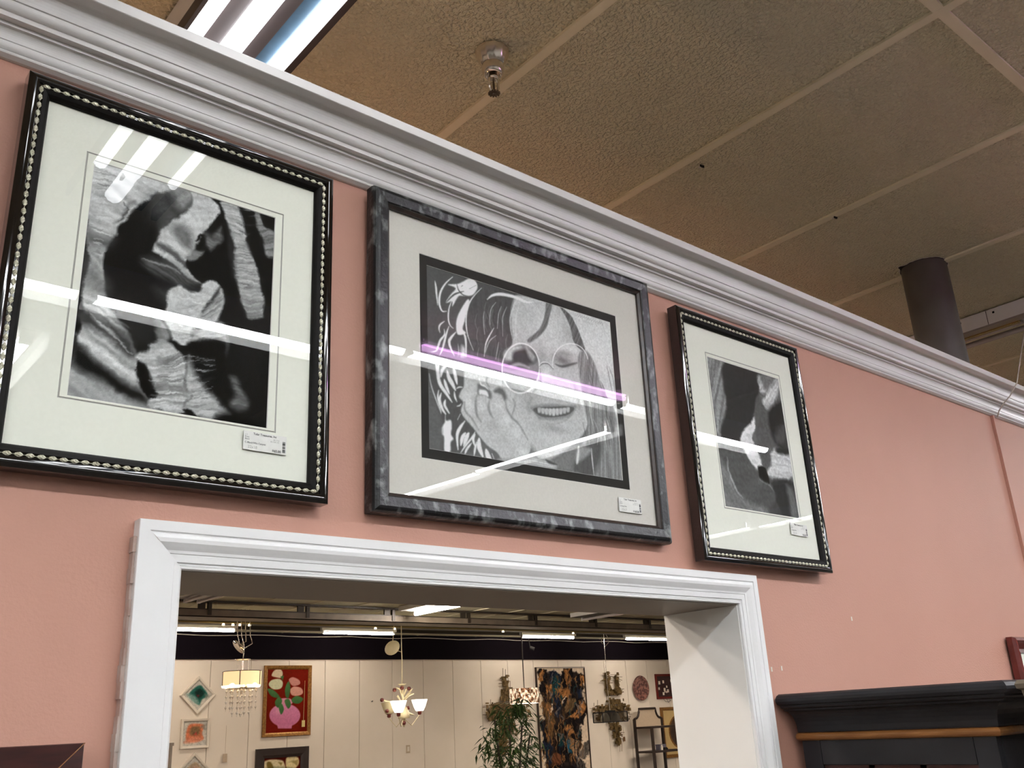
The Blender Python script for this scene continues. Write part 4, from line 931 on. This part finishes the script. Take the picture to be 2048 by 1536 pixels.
for P_ in (((806,1400),(800,1378),(792,1375)), ((806,1395),(812,1380),(819,1376)), ((808,1398),(818,1386),(825,1377)), ((808,1402),(818,1390),(828,1387)), ((806,1420),(820,1428),(829,1430)), ((804,1405),(795,1392),(796,1390)), ((780,1404),(770,1402),(766,1400))):
    m = MB(); pts = [L(*q) for q in P_]; m.tube(pts, [0.006, 0.016, 0.004], 6); m.build('leaf', [M_cream], t, smooth=True)
for px, py in ((816, 1416), (804, 1376), (818, 1377), (789, 1380), (764, 1400), (774, 1422), (808, 1446)):
    m = MB(); m.lathe([(0, 0.025), (0.02, 0.02), (0.026, 0), (0.018, -0.02), (0, -0.025)], L(px, py, -0.03), 10); m.build('rosette', [M_rust], t)
m = MB(); m.tube([L(804, 1371), L(804, 1320), L(803, 1296), Vector((0.0, 0, CZ-ctr.z))], 0.006, 6); m.build('hanging_chain', [M_cream], t)
m = MB(); m.lathe([(0, 0.02), (0.04, 0.018), (0.10, 0.0), (0.105, -0.008), (0, -0.010)], L(784, 1295), 20, T=Matrix.Rotation(math.radians(-62), 4, 'Y') @ Matrix.Rotation(math.radians(30), 4, 'X')); m.tube([L(784, 1288), L(786, 1278), Vector((L(790, 1275).x, 0, CZ-ctr.z))], 0.005, 5); m.tube([L(790, 1305), L(797, 1302), L(803, 1304)], 0.004, 5); m.build('canopy', [M_cream], t, smooth=True)

YC = 10.6
p = at(1049, 1391, YC); x_ = p.x
t = thing('pendant_lamp', (x_, YC, p.z), 'short drum pendant of glittering copper shell between brass sculpture and abstract painting', 'pendant lamp')
zt = at(1049, 1377, YC).z-p.z; zb = at(1049, 1407, YC).z-p.z; R_ = 0.235
m = MB(); m.lathe([(R_, zb), (R_, zt)], n=48); m.build('shell_shade', [M_copper], t)
m = MB(); m.lathe([(R_*.9, zb), (R_*.9, zt)], n=24); m.build('inner_diffuser', [M_glassl], t)
m = MB(); m.tube([(0, 0, zb), (0, 0, CZ-p.z)], 0.009, 6); m.tube([(-R_, 0, zt), (R_, 0, zt)], 0.004, 5); m.tube([(0, -R_, zt), (0, R_, zt)], 0.004, 5); m.build('stem', [M_steeld], t)

YP = 10.6
p = at(1221, 1434, YP); x_ = p.x
def L2(px, py, dy=0): q = at(px, py, YP); return Vector((q.x-x_, dy, q.z-p.z))
t = thing('pendant_lamp', (x_, YP, p.z), 'black rectangular pendant with two ribbed glass shades in front of a brass sculpture', 'pendant lamp')
a_, b_ = L2(1198, 1423), L2(1246, 1445); m = MB()
hx = 0.30; hz0, hz1 = b_.z+.02, a_.z-.02
for zz in (hz0, hz1):
    for yy in (-0.11, 0.11): m.box(-hx, hx, yy-.007, yy+.007, zz-.007, zz+.007)
    for xx in (-hx, hx): m.box(xx-.007, xx+.007, -0.11, 0.11, zz-.007, zz+.007)
for xx in (-hx, hx):
    for yy in (-0.11, 0.11): m.box(xx-.007, xx+.007, yy-.007, yy+.007, hz0, hz1)
m.box(-.1, .1, -.03, .03, hz1, hz1+.03); m.build('frame', [M_dark], t)
for xx in (-0.13, 0.12):
    m = MB(); m.lathe([(0.03, hz1-.01), (0.05, hz1-.03), (0.075, (hz0+hz1)/2), (0.085, hz0+.01)], (xx, 0, 0), 16); m.build('glass_shade', [M_ribbed], t, smooth=True)
m = MB()
for yy in (-0.111, 0.111): m.face([(-hx, yy, hz0), (hx, yy, hz0), (hx, yy, hz1), (-hx, yy, hz1)])
m.build('smoked_pane', [M_smoke], t)
m = MB(); m.tube([(0, 0, hz1), (-0.02, 0, hz1+.5), (0.0, 0, CZ-p.z)], 0.005, 6)
m.tube([(0.0, 0, CZ-p.z), (0.08, 0, CZ-p.z-.1), (0.10, 0, CZ-p.z-.2), (0.02, 0, CZ-p.z-.26), (-.08, 0, CZ-p.z-.2), (-.05, 0, CZ-p.z-.1)], 0.005, 5); m.build('hanging_chain', [M_chrome], t)
q = at(1060, 1295, 11.3); t = thing('spot_light', (q.x, 11.3, q.z), 'small black spotlight with a bright lens against the purple band', 'spot light')
m = MB(); m.tube([(0, 0, 0), (0.05, -0.05, -0.03)], 0.03, 10); m.tube([(0, 0, 0), (-0.03, 0, CZ-q.z)], 0.006, 6); m.build('housing', [M_dark], t)

# --- wall art in the far room
YW = YF-0.035
def wall_thing(name, px, py, label, cat, Y=YW, group=None, ry=0):
    p = at(px, py, Y); return thing(name, (p.x, YF, p.z), label, cat, group, (0, ry, 0)), p
def simple_frame(t, X, Z, w, m_, depth=0.035, name='moulding', lip=0.004):
    m = MB(); m.quadloop(rect_ring(-X, X, -Z, Z, [(0.003, 0.002), (0, 0.004), (0, depth-.004), (lip, depth), (w*.7, depth-.004), (w, depth-.012), (w, depth-.018)])); return m.build(name, [m_], t)
# magnolia painting
p0 = at(530, 1331, YW); p1 = at(619, 1470, YW); cx, cz = (p0.x+p1.x)/2+.01, (p0.z+p1.z)/2; X, Z = (p1.x-p0.x)/2+.01, (p0.z-p1.z)/2
t = thing('painting', (cx, YF, cz), 'gold framed painting of magnolias in a round pink vase on dark red', 'painting')
simple_frame(t, X, Z, 0.055, M_goldfr)
a = Art(110, cx-X+.05, cx+X-.05, cz-Z+.05, cz+Z-.05, YW, (108, 24, 12)); a.tf = shift(.2318, 330, 1180)
a.poly([(1038+132*math.cos(q), 1082+100*math.sin(q)) for q in np.linspace(0, 2*PI, 14)[:-1]], (206, 132, 166), 1.2, col2=(188, 108, 140)); a.poly([(970,1160),(1100,1160),(1095,1195),(980,1195)], (196, 118, 150), 1, smooth=False); a.poly([(985,985),(1000,940),(1085,940),(1095,985)], (206, 140, 160), 1)
a.blob(985, 1040, 40, 40, (228, 170, 186), .6)
for P_, c_ in (([(925,740),(950,695),(1000,688),(1020,720),(1005,760),(960,755)], (216, 198, 166)), ([(900,820),(925,780),(990,770),(1020,800),(1005,850),(940,858)], (206, 208, 170)), ([(1075,770),(1110,755),(1160,780),(1165,815),(1110,830),(1080,800)], (190, 132, 120)), ([(1085,860),(1120,835),(1180,850),(1190,895),(1140,915),(1095,905)], (200, 146, 130))): a.poly(P_, c_, 1)
for P_ in ([(890,855),(940,865),(990,915),(985,935),(920,915)], [(1040,850),(1070,790),(1085,850),(1070,930),(1045,920)], [(1095,945),(1140,915),(1195,940),(1160,980),(1110,975)], [(955,960),(990,925),(1015,960),(985,1015),(960,1000)], [(1035,960),(1070,940),(1090,990),(1065,1025)], [(985,1010),(1010,980),(1030,1030),(1005,1075)], [(1000,750),(1030,740),(1020,785)]): a.poly(P_, (76, 122, 70), 1, col2=(58, 92, 52))
a.grain(.06, 50, 2); a.build('canvas', t, (cx, 0, cz), -.016)
q = at(608, 1447, YW-.03); m = MB(); m.box(-.025, .025, -.002, .002, -.045, .045); m.tube([(0, 0, .045), (0.01, 0, .6)], .002, 4)
tg = m.build('price_tag', [M_tagy], t, loc=(q.x-cx, -.045, q.z-cz)); tg['label'] = 'yellow price tag on a string'
# dark framed flowers below
p0 = at(513, 1494, YW); p1 = at(618, 1492, YW); cx = (p0.x+p1.x)/2; X = (p1.x-p0.x)/2; zt_ = p1.z; Z = .52; cz = zt_-Z
t = thing('painting', (cx, YF, cz), 'dark framed painting of white flowers, below the pink vase painting', 'painting')
simple_frame(t, X, Z, 0.13, M_dkfr, depth=.045)
a = Art(90, cx-X+.12, cx+X-.12, cz-Z+.12, cz+Z-.12, YW, (84, 24, 14)); a.tf = shift(.14648, 340, 1380)
a.poly([(1270,1030),(1300,980),(1400,955),(1520,965),(1560,1000),(1560,1100),(1300,1100)], (214, 200, 160), 1.5); a.poly([(1330,1000),(1380,990),(1420,1080),(1340,1080)], (110, 92, 44), 1.5); a.poly([(1480,990),(1540,1000),(1520,1040)], (130, 112, 60), 1.5)
a.poly([(1590,940),(1680,890),(1750,930),(1760,1010),(1700,1080),(1600,1080)], (216, 200, 150), 1.5); a.poly([(1650,980),(1750,960),(1740,1040)], (140, 122, 70), 1.5, .7)
a.poly([(1250,1120),(1760,1120),(1700,1500),(1300,1500)], (60, 70, 40), 6); a.grain(.1, 40, 4); a.build('canvas', t, (cx, 0, cz), -.02)
# three small white framed pictures
for (px, py, rot, label, cols, zz) in ((397, 1390, PI/4, 'white diamond-hung frame with a teal abstract, topmost of three', ((42, 96, 84), (28, 46, 42), (120, 150, 140), (90, 40, 40)), 0),
                                  (391, 1467, 0, 'small white square frame with an orange abstract, under the teal diamond', ((206, 120, 84), (120, 100, 70), (216, 140, 110), (190, 80, 70)), 1),
                                  (388, 1545, PI/4, 'white diamond-hung frame with a faint pink abstract, lowest of three', ((176, 156, 128), (180, 150, 130), (196, 176, 150), (170, 90, 80)), 2)):
    p = at(px, py, YW); X = 0.20 if zz == 1 else 0.178; ZZ = .19 if zz == 1 else .178
    t = thing('painting', (p.x, YF, p.z), label, 'painting', None, (0, rot, 0))
    simple_frame(t, X, ZZ, 0.035, M_wfr, depth=.04)
    a = Art(56, -X+.03, X-.03, -ZZ+.03, ZZ-.03, 0, (196, 192, 180)); a.P = lambda pts, a=a: np.array([((x+1)/2*a.W, (y+1)/2*a.H) for x, y in pts])
    r_ = random.Random(zz+5)
    a.poly([(-.7,-.5),(-.6,.6),(0,.75),(.7,.6),(.55,0),(.7,-.5),(0,-.65)], cols[0], 2); a.poly([(-.4,-.1),(-.3,.5),(.3,.5),(.3,-.1)], cols[1], 3, .9); a.poly([(-.9,-.7),(-.2,-.3),(.6,-.4),(.2,-.7)], cols[2], 3, .9); a.poly([(-.15,-.1),(.1,.1),(.15,-.15)], cols[3], 1.5)
    a.poly([(.4,.5),(.9,.8),(.8,.2)], (130, 130, 120), 3, .8); a.grain(.15, 20, zz); a.build('canvas', t, (0, 0, 0), -.016)
# tall abstract painting
p0 = at(1071, 1331, YW); p1 = at(1168, 1334, YW); q0 = at(1083, 1536, YW); cx = (p0.x+p1.x)/2; X = (p1.x-p0.x)/2; Z = 0.95; cz = p1.z-Z
t = thing('painting', (cx, YF, cz), 'tall abstract painting with black, ochre and teal paint on cream', 'painting')
m = MB(); m.quadloop(rect_ring(-X, X, -Z, Z, [(0.002, 0.002), (0, 0.002), (0, 0.05), (0.012, 0.05), (0.014, 0.03)])); m.build('moulding', [M_dkfr], t)
m = MB(); m.box(-X, X, -.0515, -.004, Z-.001, Z+.002); m.box(-X+.012, X-.012, -.0505, -.03, Z-.020, Z-.012); m.build('top_edge_trim', [M_wfr], t)
a = Art(150, cx-X+.014, cx+X-.014, cz-Z+.014, cz+Z-.014, YW, (216, 198, 172)); a.tf = shift(.1862, 900, 1250)
BK, NV, OC, TL, GY, WT_ = (26, 22, 22), (30, 36, 50), (150, 104, 60), (28, 62, 66), (104, 98, 94), (225, 210, 190)
R2 = random.Random(4)
a.poly([(960,530),(1080,520),(1200,560),(1330,500),(1400,560),(1420,720),(1450,860),(1440,1040),(1390,1100),(1410,1280),(1370,1450),(1400,1700),(1300,2000),(1050,1950),(1040,1600),(1030,1450),(985,1350),(1010,1200),(1000,900),(980,700)], (44, 36, 32), 2)
for P_, c_ in (([(940,520),(980,470),(1040,500),(1050,600),(1020,700),(1060,800),(1000,820),(955,700),(960,600)], BK), ([(950,530),(990,480),(1030,510),(1010,600),(960,600)], OC), ([(1060,530),(1120,500),(1190,540),(1200,640),(1190,800),(1180,1000),(1120,1010),(1090,800),(1060,640)], NV), ([(1090,560),(1150,540),(1180,640),(1160,780),(1110,760)], TL),
               ([(1210,470),(1320,460),(1340,600),(1330,720),(1240,700),(1200,620)], BK), ([(1225,480),(1290,475),(1290,620),(1250,640)], OC), ([(1350,570),(1400,525),(1440,580),(1430,680),(1380,720),(1340,680)], BK), ([(1400,540),(1440,580),(1425,660),(1400,640)], OC),
               ([(1030,640),(1090,640),(1100,780),(1060,820),(1040,760)], OC), ([(1160,700),(1260,660),(1300,700),(1270,780),(1180,780)], OC), ([(1370,680),(1420,680),(1420,900),(1380,1060),(1350,900)], NV),
               ([(1200,900),(1260,790),(1330,750),(1400,790),(1455,860),(1465,960),(1430,1050),(1340,1090),(1240,1060),(1190,980)], BK), ([(1260,800),(1330,790),(1350,850),(1300,940),(1230,960)], (92, 74, 50)), ([(1390,800),(1450,850),(1440,950),(1340,1010),(1240,1000),(1340,950),(1400,880)], OC), ([(1400,820),(1430,830),(1420,900),(1350,960),(1400,880)], GY),
               ([(990,840),(1070,830),(1110,920),(1130,1040),(1110,1180),(1060,1280),(1020,1100),(1010,950)], (96, 72, 46)), ([(1040,870),(1080,860),(1100,960),(1060,1000)], OC), ([(965,1060),(1010,1030),(1040,1100),(1040,1280),(1000,1300),(985,1180)], BK), ([(990,1270),(1060,1240),(1100,1340),(1090,1480),(1050,1500),(1030,1400),(985,1350)], NV),
               ([(1130,1080),(1220,1060),(1280,1060),(1380,1130),(1420,1260),(1380,1400),(1260,1480),(1150,1460),(1110,1300)], BK), ([(1210,1060),(1300,1080),(1340,1150),(1290,1200),(1230,1150)], OC), ([(1150,1180),(1210,1160),(1220,1300),(1170,1320)], TL), ([(1240,1200),(1300,1240),(1310,1380),(1260,1380)], (36, 82, 104)), ([(1290,1220),(1370,1240),(1390,1400),(1330,1450)], (150, 120, 90)),
               ([(1100,1400),(1180,1380),(1200,1536),(1090,1536)], (96, 60, 40)), ([(1380,1430),(1440,1290),(1500,1220),(1500,1380),(1440,1440)], (92, 86, 78)), ([(1350,1480),(1400,1440),(1460,1470),(1460,1560),(1370,1560)], (70, 66, 62)), ([(1020,1550),(1200,1500),(1400,1560),(1380,2000),(1150,2100),(1020,1800)], BK), ([(1100,1620),(1250,1600),(1240,1800),(1120,1780)], OC), ([(1240,1700),(1360,1680),(1330,1900)], TL)):
    a.poly([(x+R2.uniform(-12,12), y+R2.uniform(-12,12)) for x, y in P_ for _ in (0, 1)], c_, 1.3, stri=.3, freq=.6, ang=R2.randint(40, 120), wob=6, smooth=False)
for k in range(260):
    x = 975+R2.random()*440; y = 520+R2.random()*1000; dx = R2.uniform(-40, 40)
    a.line([(x,y),(x+dx,y+40),(x+dx*.6,y+R2.uniform(70,130))], R2.uniform(1, 4.5), R2.choice([BK, NV, OC, TL, GY, (96, 70, 44), (70, 52, 36), (180, 136, 84), BK, BK, OC]), .8, .8)
a.line([(1230,830),(1210,860),(1225,790),(1250,780)], 3, WT_, .8); a.line([(1095,860),(1105,930),(1090,900)], 3, WT_, .8); a.line([(1130,1160),(1140,1240)], 3, WT_, .8); a.warp(4, 22, 51); a.warp(2, 60, 53); a.grain(.1, 60, 8)
a.build('canvas', t, (cx, 0, cz), -.03)
# brutalist brass wall sculptures
def sculpture(label, tf, regs, rods, n, anchor, seed):
    R3 = random.Random(seed); p = at(*tf(*anchor), YW); t = thing('wall_sculpture', (p.x, YF, p.z), label, 'wall sculpture'); m = MB()
    for (xa, xb, ya, yb, dens) in regs:
        A_ = at(*tf(xa, ya), YW); B_ = at(*tf(xb, yb), YW); w_, h_ = B_.x-A_.x, A_.z-B_.z
        m.box(A_.x-p.x+w_*.15, B_.x-p.x-w_*.15, -.03, -.02, B_.z-p.z+h_*.12, A_.z-p.z-h_*.12)
        for k in range(dens):
            cw, ch = R3.uniform(.02, .07), R3.uniform(.02, .06); x = A_.x-p.x+R3.uniform(0, w_); z = B_.z-p.z+R3.uniform(0, h_); y = -R3.uniform(.03, .09)
            if R3.random() < .3: cw *= 2; ch *= .3
            m.box(x-cw/2, x+cw/2, y, y+.006, z-ch/2, z+ch/2)
    m.build('plates', [M_brassy], t); m = MB()
    for (xa, ya, xb, yb) in rods:
        A_ = at(*tf(xa, ya), YW); B_ = at(*tf(xb, yb), YW); m.tube([(A_.x-p.x, -.05, A_.z-p.z), (B_.x-p.x, -.05, B_.z-p.z)], .0045, 5)
    m.build('rods', [M_brassy], t); return t
s1 = shift(.1862, 900, 1250); s2 = shift(.1406, 1170, 1320)
sculpture('spiky brass plate wall sculpture rising behind the bamboo plant', s1, ((555,620,545,680,26), (535,655,670,835,40), (385,860,835,990,110), (380,560,900,1020,40), (500,720,990,1180,60), (510,640,1180,1400,50)),
          ((563,465,563,560),(590,475,590,560),(640,600,640,680),(345,885,400,885),(345,965,400,965),(430,800,430,850),(640,690,660,690),(520,630,560,630),(860,1005,895,1005),(740,870,780,880)), 0, (600, 900), 3)
sculpture('brass plate wall sculpture with two towers, left of the round plate', s2, ((268,350,180,500,60), (415,480,190,480,46), (290,525,410,510,36), (305,550,550,640,34), (100,640,650,720,70), (120,640,700,850,90), (330,500,880,1000,40), (380,505,1000,1100,26), (430,505,1100,1210,18)),
          ((210,300,300,300),(230,290,290,290),(350,210,480,210),(350,265,480,265),(480,240,520,240),(490,1200,490,1305),(515,1180,515,1300),(60,690,130,690),(120,610,120,660),(170,570,170,640),(620,770,660,770),(500,1060,530,1060),(500,1120,540,1120),(350,230,520,290)), 0, (380, 650), 8)
# plate, lacquer panel, oval picture
p = at(1281.5, 1376, YW); t = thing('wall_plate', (p.x, YF, p.z), 'round mottled red brown ceramic plate on the cream wall', 'plate')
T_ = Matrix.Rotation(PI/2, 4, 'X'); R_ = (at(1281, 1351, YW).z-at(1281, 1401, YW).z)/2
m = MB(); m.lathe([(0.001, 0.012), (R_*.55, 0.014), (R_*.75, 0.024), (R_*.97, 0.045), (R_, 0.045), (R_*.98, 0.038), (R_*.6, 0.002), (0.001, 0.0)], n=48, T=T_); m.build('dish', [M_plate], t, smooth=True)
p0 = at(1311, 1348, YW); p1 = at(1352, 1397, YW); cx, cz = (p0.x+p1.x)/2, (p0.z+p1.z)/2; X, Z = (p1.x-p0.x)/2, (p0.z-p1.z)/2
t = thing('wall_panel', (cx, YF, cz), 'red lacquer panel inlaid with pale flowers, beside the white jamb', 'wall panel')
m = MB(); m.box(-X, X, -.025, 0, -Z, Z); m.build('frame', [mat('red_lacquer', (104, 26, 18), 0.2)], t)
m = MB(); m.box(-X+.045, X-.045, -.027, -.025, -Z+.045, Z-.045); m.build('black_field', [mat('aubergine_lacquer', (54, 22, 20), 0.2)], t)
m = MB(); R4 = random.Random(2)
for k in range(11):
    x = R4.uniform(-X+.06, X-.08); z = R4.uniform(-Z+.06, Z-.12); w_ = R4.uniform(.015, .03); m.box(x-w_, x+w_, -.031, -.027, z-w_*1.2, z+w_*1.2)
m.build('pale_inlay', [M_wfr], t)
m = MB(); m.tube([(-.1, -.03, -Z), (-.05, -.03, -Z-.05), (.05, -.03, -Z-.06), (.12, -.03, -Z-.03)], .004, 5); m.tube([(0, -.03, -Z), (.04, -.03, -Z-.07), (.1, -.03, -Z-.03)], .004, 5); m.build('cord', [M_steeld], t)
tf = s2; p0 = at(*tf(1075, 675), YW); p1 = at(*tf(1640, 1350), YW); cx, cz = (p0.x+p1.x)/2, (p0.z+p1.z)/2; X, Z = (p1.x-p0.x)/2, (p0.z-p1.z)/2
t = thing('painting', (cx, YF, cz), 'gold framed picture with an oval opening behind the dark shelf', 'painting')
simple_frame(t, X, Z, .06, M_goldfr, depth=.05)
m = MB(); m.box(-X+.055, X-.055, -.03, -.02, -Z+.055, Z-.055); m.build('mat_board', [mat('gold_mat', (196, 168, 110), .6)], t)
m = MB(); rg = [[(r_*X*math.cos(2*PI*k/36), y_, r_*1.06*Z*math.sin(2*PI*k/36)) for k in range(36)] for r_, y_ in ((.66, -.031), (.66, -.036), (.60, -.036), (.60, -.033))]; m.quadloop(rg); m.build('oval_rim', [M_goldfr], t)
m = MB(); m.face([(.6*X*math.cos(2*PI*k/36), -.0325, .64*Z*math.sin(2*PI*k/36)) for k in range(36)]); m.build('oval_picture', [mat('dark_sepia', (84, 58, 36), .5, c2=(40, 26, 18), scale=7)], t)

# --- dark shelf unit with arched top
YE = 11.80; DP = 0.42
Lx = at(*s2(700, 845), YE).x; Rx = at(*s2(1085, 835), YE).x; cx = (Lx+Rx)/2; X = (Rx-Lx)/2
zs = at(*s2(700, 845), YE).z; zt = at(*s2(870, 692), YE).z; zsh1 = at(*s2(850, 960), YE).z; zsh2 = at(*s2(900, 1300), YE).z
t = thing('shelf_unit', (cx, YE, 0), 'dark metal open shelf unit with an arched top, against the cream wall', 'shelf unit')
m = MB()
arch = [(-X, zs), (-X+.03, zs+.01)] + [(-X+.03+(.62-.30)*X*math.sin(PI/2*k/6), zs+.01+(zt-zs-.01)*(1-math.cos(PI/2*k/6))) for k in range(1, 7)]
arch = arch + [(-x, z) for x, z in arch[::-1]]
m.tube([(x, 0, z) for x, z in arch], .022, 6); m.build('arched_rail', [M_dkfr], t)
m = MB(); m.face([(x, .004, z) for x, z in arch]+[(X, .004, zsh1), (-X, .004, zsh1)]); m.build('back_panel', [M_beige], t)
for xx in (-X, X):
    for yy, zz in ((0, zs), (-DP, zsh1)):
        m = MB(); m.box(xx-.022, xx+.022, yy-.02, yy+.02, 0, zz); m.build('leg', [M_dkfr], t)
for zz in (zsh1, zsh2, zsh2-.42, zsh2-.84, .2):
    m = MB(); m.box(-X-.01, X+.01, -DP-.01, .01, zz-.018, zz+.018); m.build('shelf', [M_dkfr], t)
zc = zsh2+.012
for dx, dy, w_, h_, mt, lb, cat, nm in ((-.02, -.30, .022, .10, M_wfr, 'white candle on the shelf unit, left of the bluish box', 'candle', 'candle'), (.10, -.28, .05, .05, M_dark, 'small dark jar on the shelf unit beside the white candle', 'jar', 'jar'), (.18, -.10, .09, .10, mat('slate_blue_box', (104, 100, 112), .6), 'slate blue box on the right of the upper shelf', 'box', 'box')):
    m = MB()
    if nm == 'box': m.box(-w_, w_, -.05, .05, 0, h_); m.box(-w_-.004, w_+.004, -.054, .054, h_-.02, h_)
    else: m.lathe([(0.001, 0), (w_, 0), (w_*1.05, h_*.6), (w_*.7, h_*.85), (w_*.7, h_), (0.001, h_)], n=14)
    tag(m.build(nm, mt, loc=(cx+dx, YE+dy, zc)), lb, cat)

# --- potted bamboo
YBm = 10.3
p = at(1022, 1480, YBm)
t = thing('potted_bamboo', (p.x, YBm, 0), 'tall leafy bamboo plant in front of the cream wall', 'plant')
m = MB(); m.lathe([(0.001, 0), (.15, 0), (.19, .34), (.205, .36), (.19, .38), (.17, .34), (0.001, .33)], n=28); m.build('planter', [M_pot], t, smooth=True)
for (xa, ya) in ((989, 1440), (1044, 1450), (1018, 1430), (1060, 1470)):
    q = at(xa, ya, YBm); m = MB(); dx = q.x-p.x; m.tube([(dx*.2, 0, .33), (dx*.6, .02, 1.0), (dx, 0, q.z)], .014, 8); m.build('cane', [M_stem], t, smooth=True)
m = MB(); R5 = random.Random(12)
zc_top = at(1022, 1405, YBm).z; zc_low = 1.15
tufts = [at(x_c, y_c, YBm+R5.uniform(-.15, .15)) for x_c, y_c in ((1004, 1428), (1030, 1422), (1050, 1444), (984, 1468), (1012, 1456), (1062, 1478), (974, 1500), (1030, 1490), (1002, 1512), (1058, 1520), (1020, 1540), (985, 1545), (1050, 1560), (1040, 1410))]
for k in range(760):
    tf_ = tufts[R5.randrange(len(tufts))]
    c_ = Vector((tf_.x-p.x+R5.triangular(-.13, .13), tf_.y-YBm+R5.triangular(-.16, .16), tf_.z+R5.triangular(-.18, .18)))
    a_ = R5.uniform(0, 2*PI); ln = R5.uniform(.11, .20); w_ = ln*.10
    d = Vector((math.cos(a_), math.sin(a_), R5.uniform(-1.0, .25))).normalized()
    s_ = d.cross(Vector((R5.uniform(-.4, .4), R5.uniform(-.4, .4), 1))).normalized(); mid = c_+d*ln*.45
    m.face([c_, mid+s_*w_, c_+d*ln+Vector((0, 0, -.04)), mid-s_*w_])
for k in range(360):
    z = R5.uniform(.7, 1.5); a_ = R5.uniform(0, 2*PI); rad = .30*R5.random()**.5; c_ = Vector((rad*math.cos(a_), rad*math.sin(a_), z)); ln = .17; d = Vector((math.cos(a_), math.sin(a_), R5.uniform(-1, .2))).normalized()
    s_ = d.cross(Vector((0, 0.1, 1))).normalized(); mid = c_+d*ln*.45; m.face([c_, mid+s_*.016, c_+d*ln, mid-s_*.016])
m.build('foliage', [M_leaf], t)
# outlet plate, tag on the wall, grey thing at the left edge
p = at(816, 1498, YF); m = MB(); m.box(-.035, .035, -.008, 0, -.058, .058); m.box(-.02, .02, -.010, -.008, -.035, .035, 1)
tag(m.build('wall_outlet', [M_beige, M_wfr], loc=(p.x, YF, p.z)), 'beige wall plate with a pale centre, right of the dark flower painting', 'wall plate')
p = at(451, 1516, YF-.05); m = MB(); m.box(-.03, .03, -.004, 0, -.055, .055); m.tube([(0, 0, .055), (0, 0, .42)], .002, 4)
tag(m.build('hang_tag', M_beige, loc=(p.x, YF-.03, p.z)), 'beige tag hanging on a thread under the crystal chandelier', 'tag')
p = at(1250, 1478, YF-.05); m = MB(); m.box(-.025, .025, -.004, 0, -.04, .04); m.tube([(0, 0, .04), (-.01, 0, .22)], .002, 4)
tag(m.build('hang_tag', M_tagb, loc=(p.x, YF-.03, p.z)), 'brown tag hanging right of the lower tip of the two-tower sculpture', 'tag')
p = at(337, 1486, 9.0); m = MB(); m.box(-.30, .045, 0, .35, 0, p.z)
m.box(-.31, .055, -.01, .36, p.z-.03, p.z)
tag(m.build('grey_cabinet', M_steel, loc=(p.x, 9.0, 0)), 'grey brown cabinet just showing beside the left casing, low in the opening', 'cabinet')
p = at(743, 1403, YF); m = MB(); m.tube([(0, 0, 0), (0, -.03, 0), (0, -.035, .012)], .006, 6)
tag(m.build('wall_hook', M_dark, loc=(p.x, YF, p.z)), 'small dark hook in the cream wall left of the flower chandelier', 'hook')
# added, unseen uplighter that puts the warm patch on the ceiling
t = thing('added_uplighter', (0.55, 0.95, 0), 'unseen warm uplighter added behind the pink wall to tint the ceiling', 'floor lamp')
m = MB(); m.lathe([(0.001, 0), (.14, 0), (.14, .02), (.02, .03), (.012, .05), (.012, 1.75), (0.001, 1.75)], n=20); m.build('pole', [M_dkfr], t, smooth=True)
m = MB(); m.lathe([(.02, 1.74), (.08, 1.78), (.15, 1.88), (.155, 1.88), (.085, 1.77), (.02, 1.73)], n=24); m.build('bowl_shade', [M_dkfr], t, smooth=True)
m = MB(); m.lathe([(0.001, 1.80), (.05, 1.80), (.05, 1.84), (0.001, 1.85)], n=12); m.build('bulb', [emis('warm_bulb', (255, 204, 140), 60)], t)
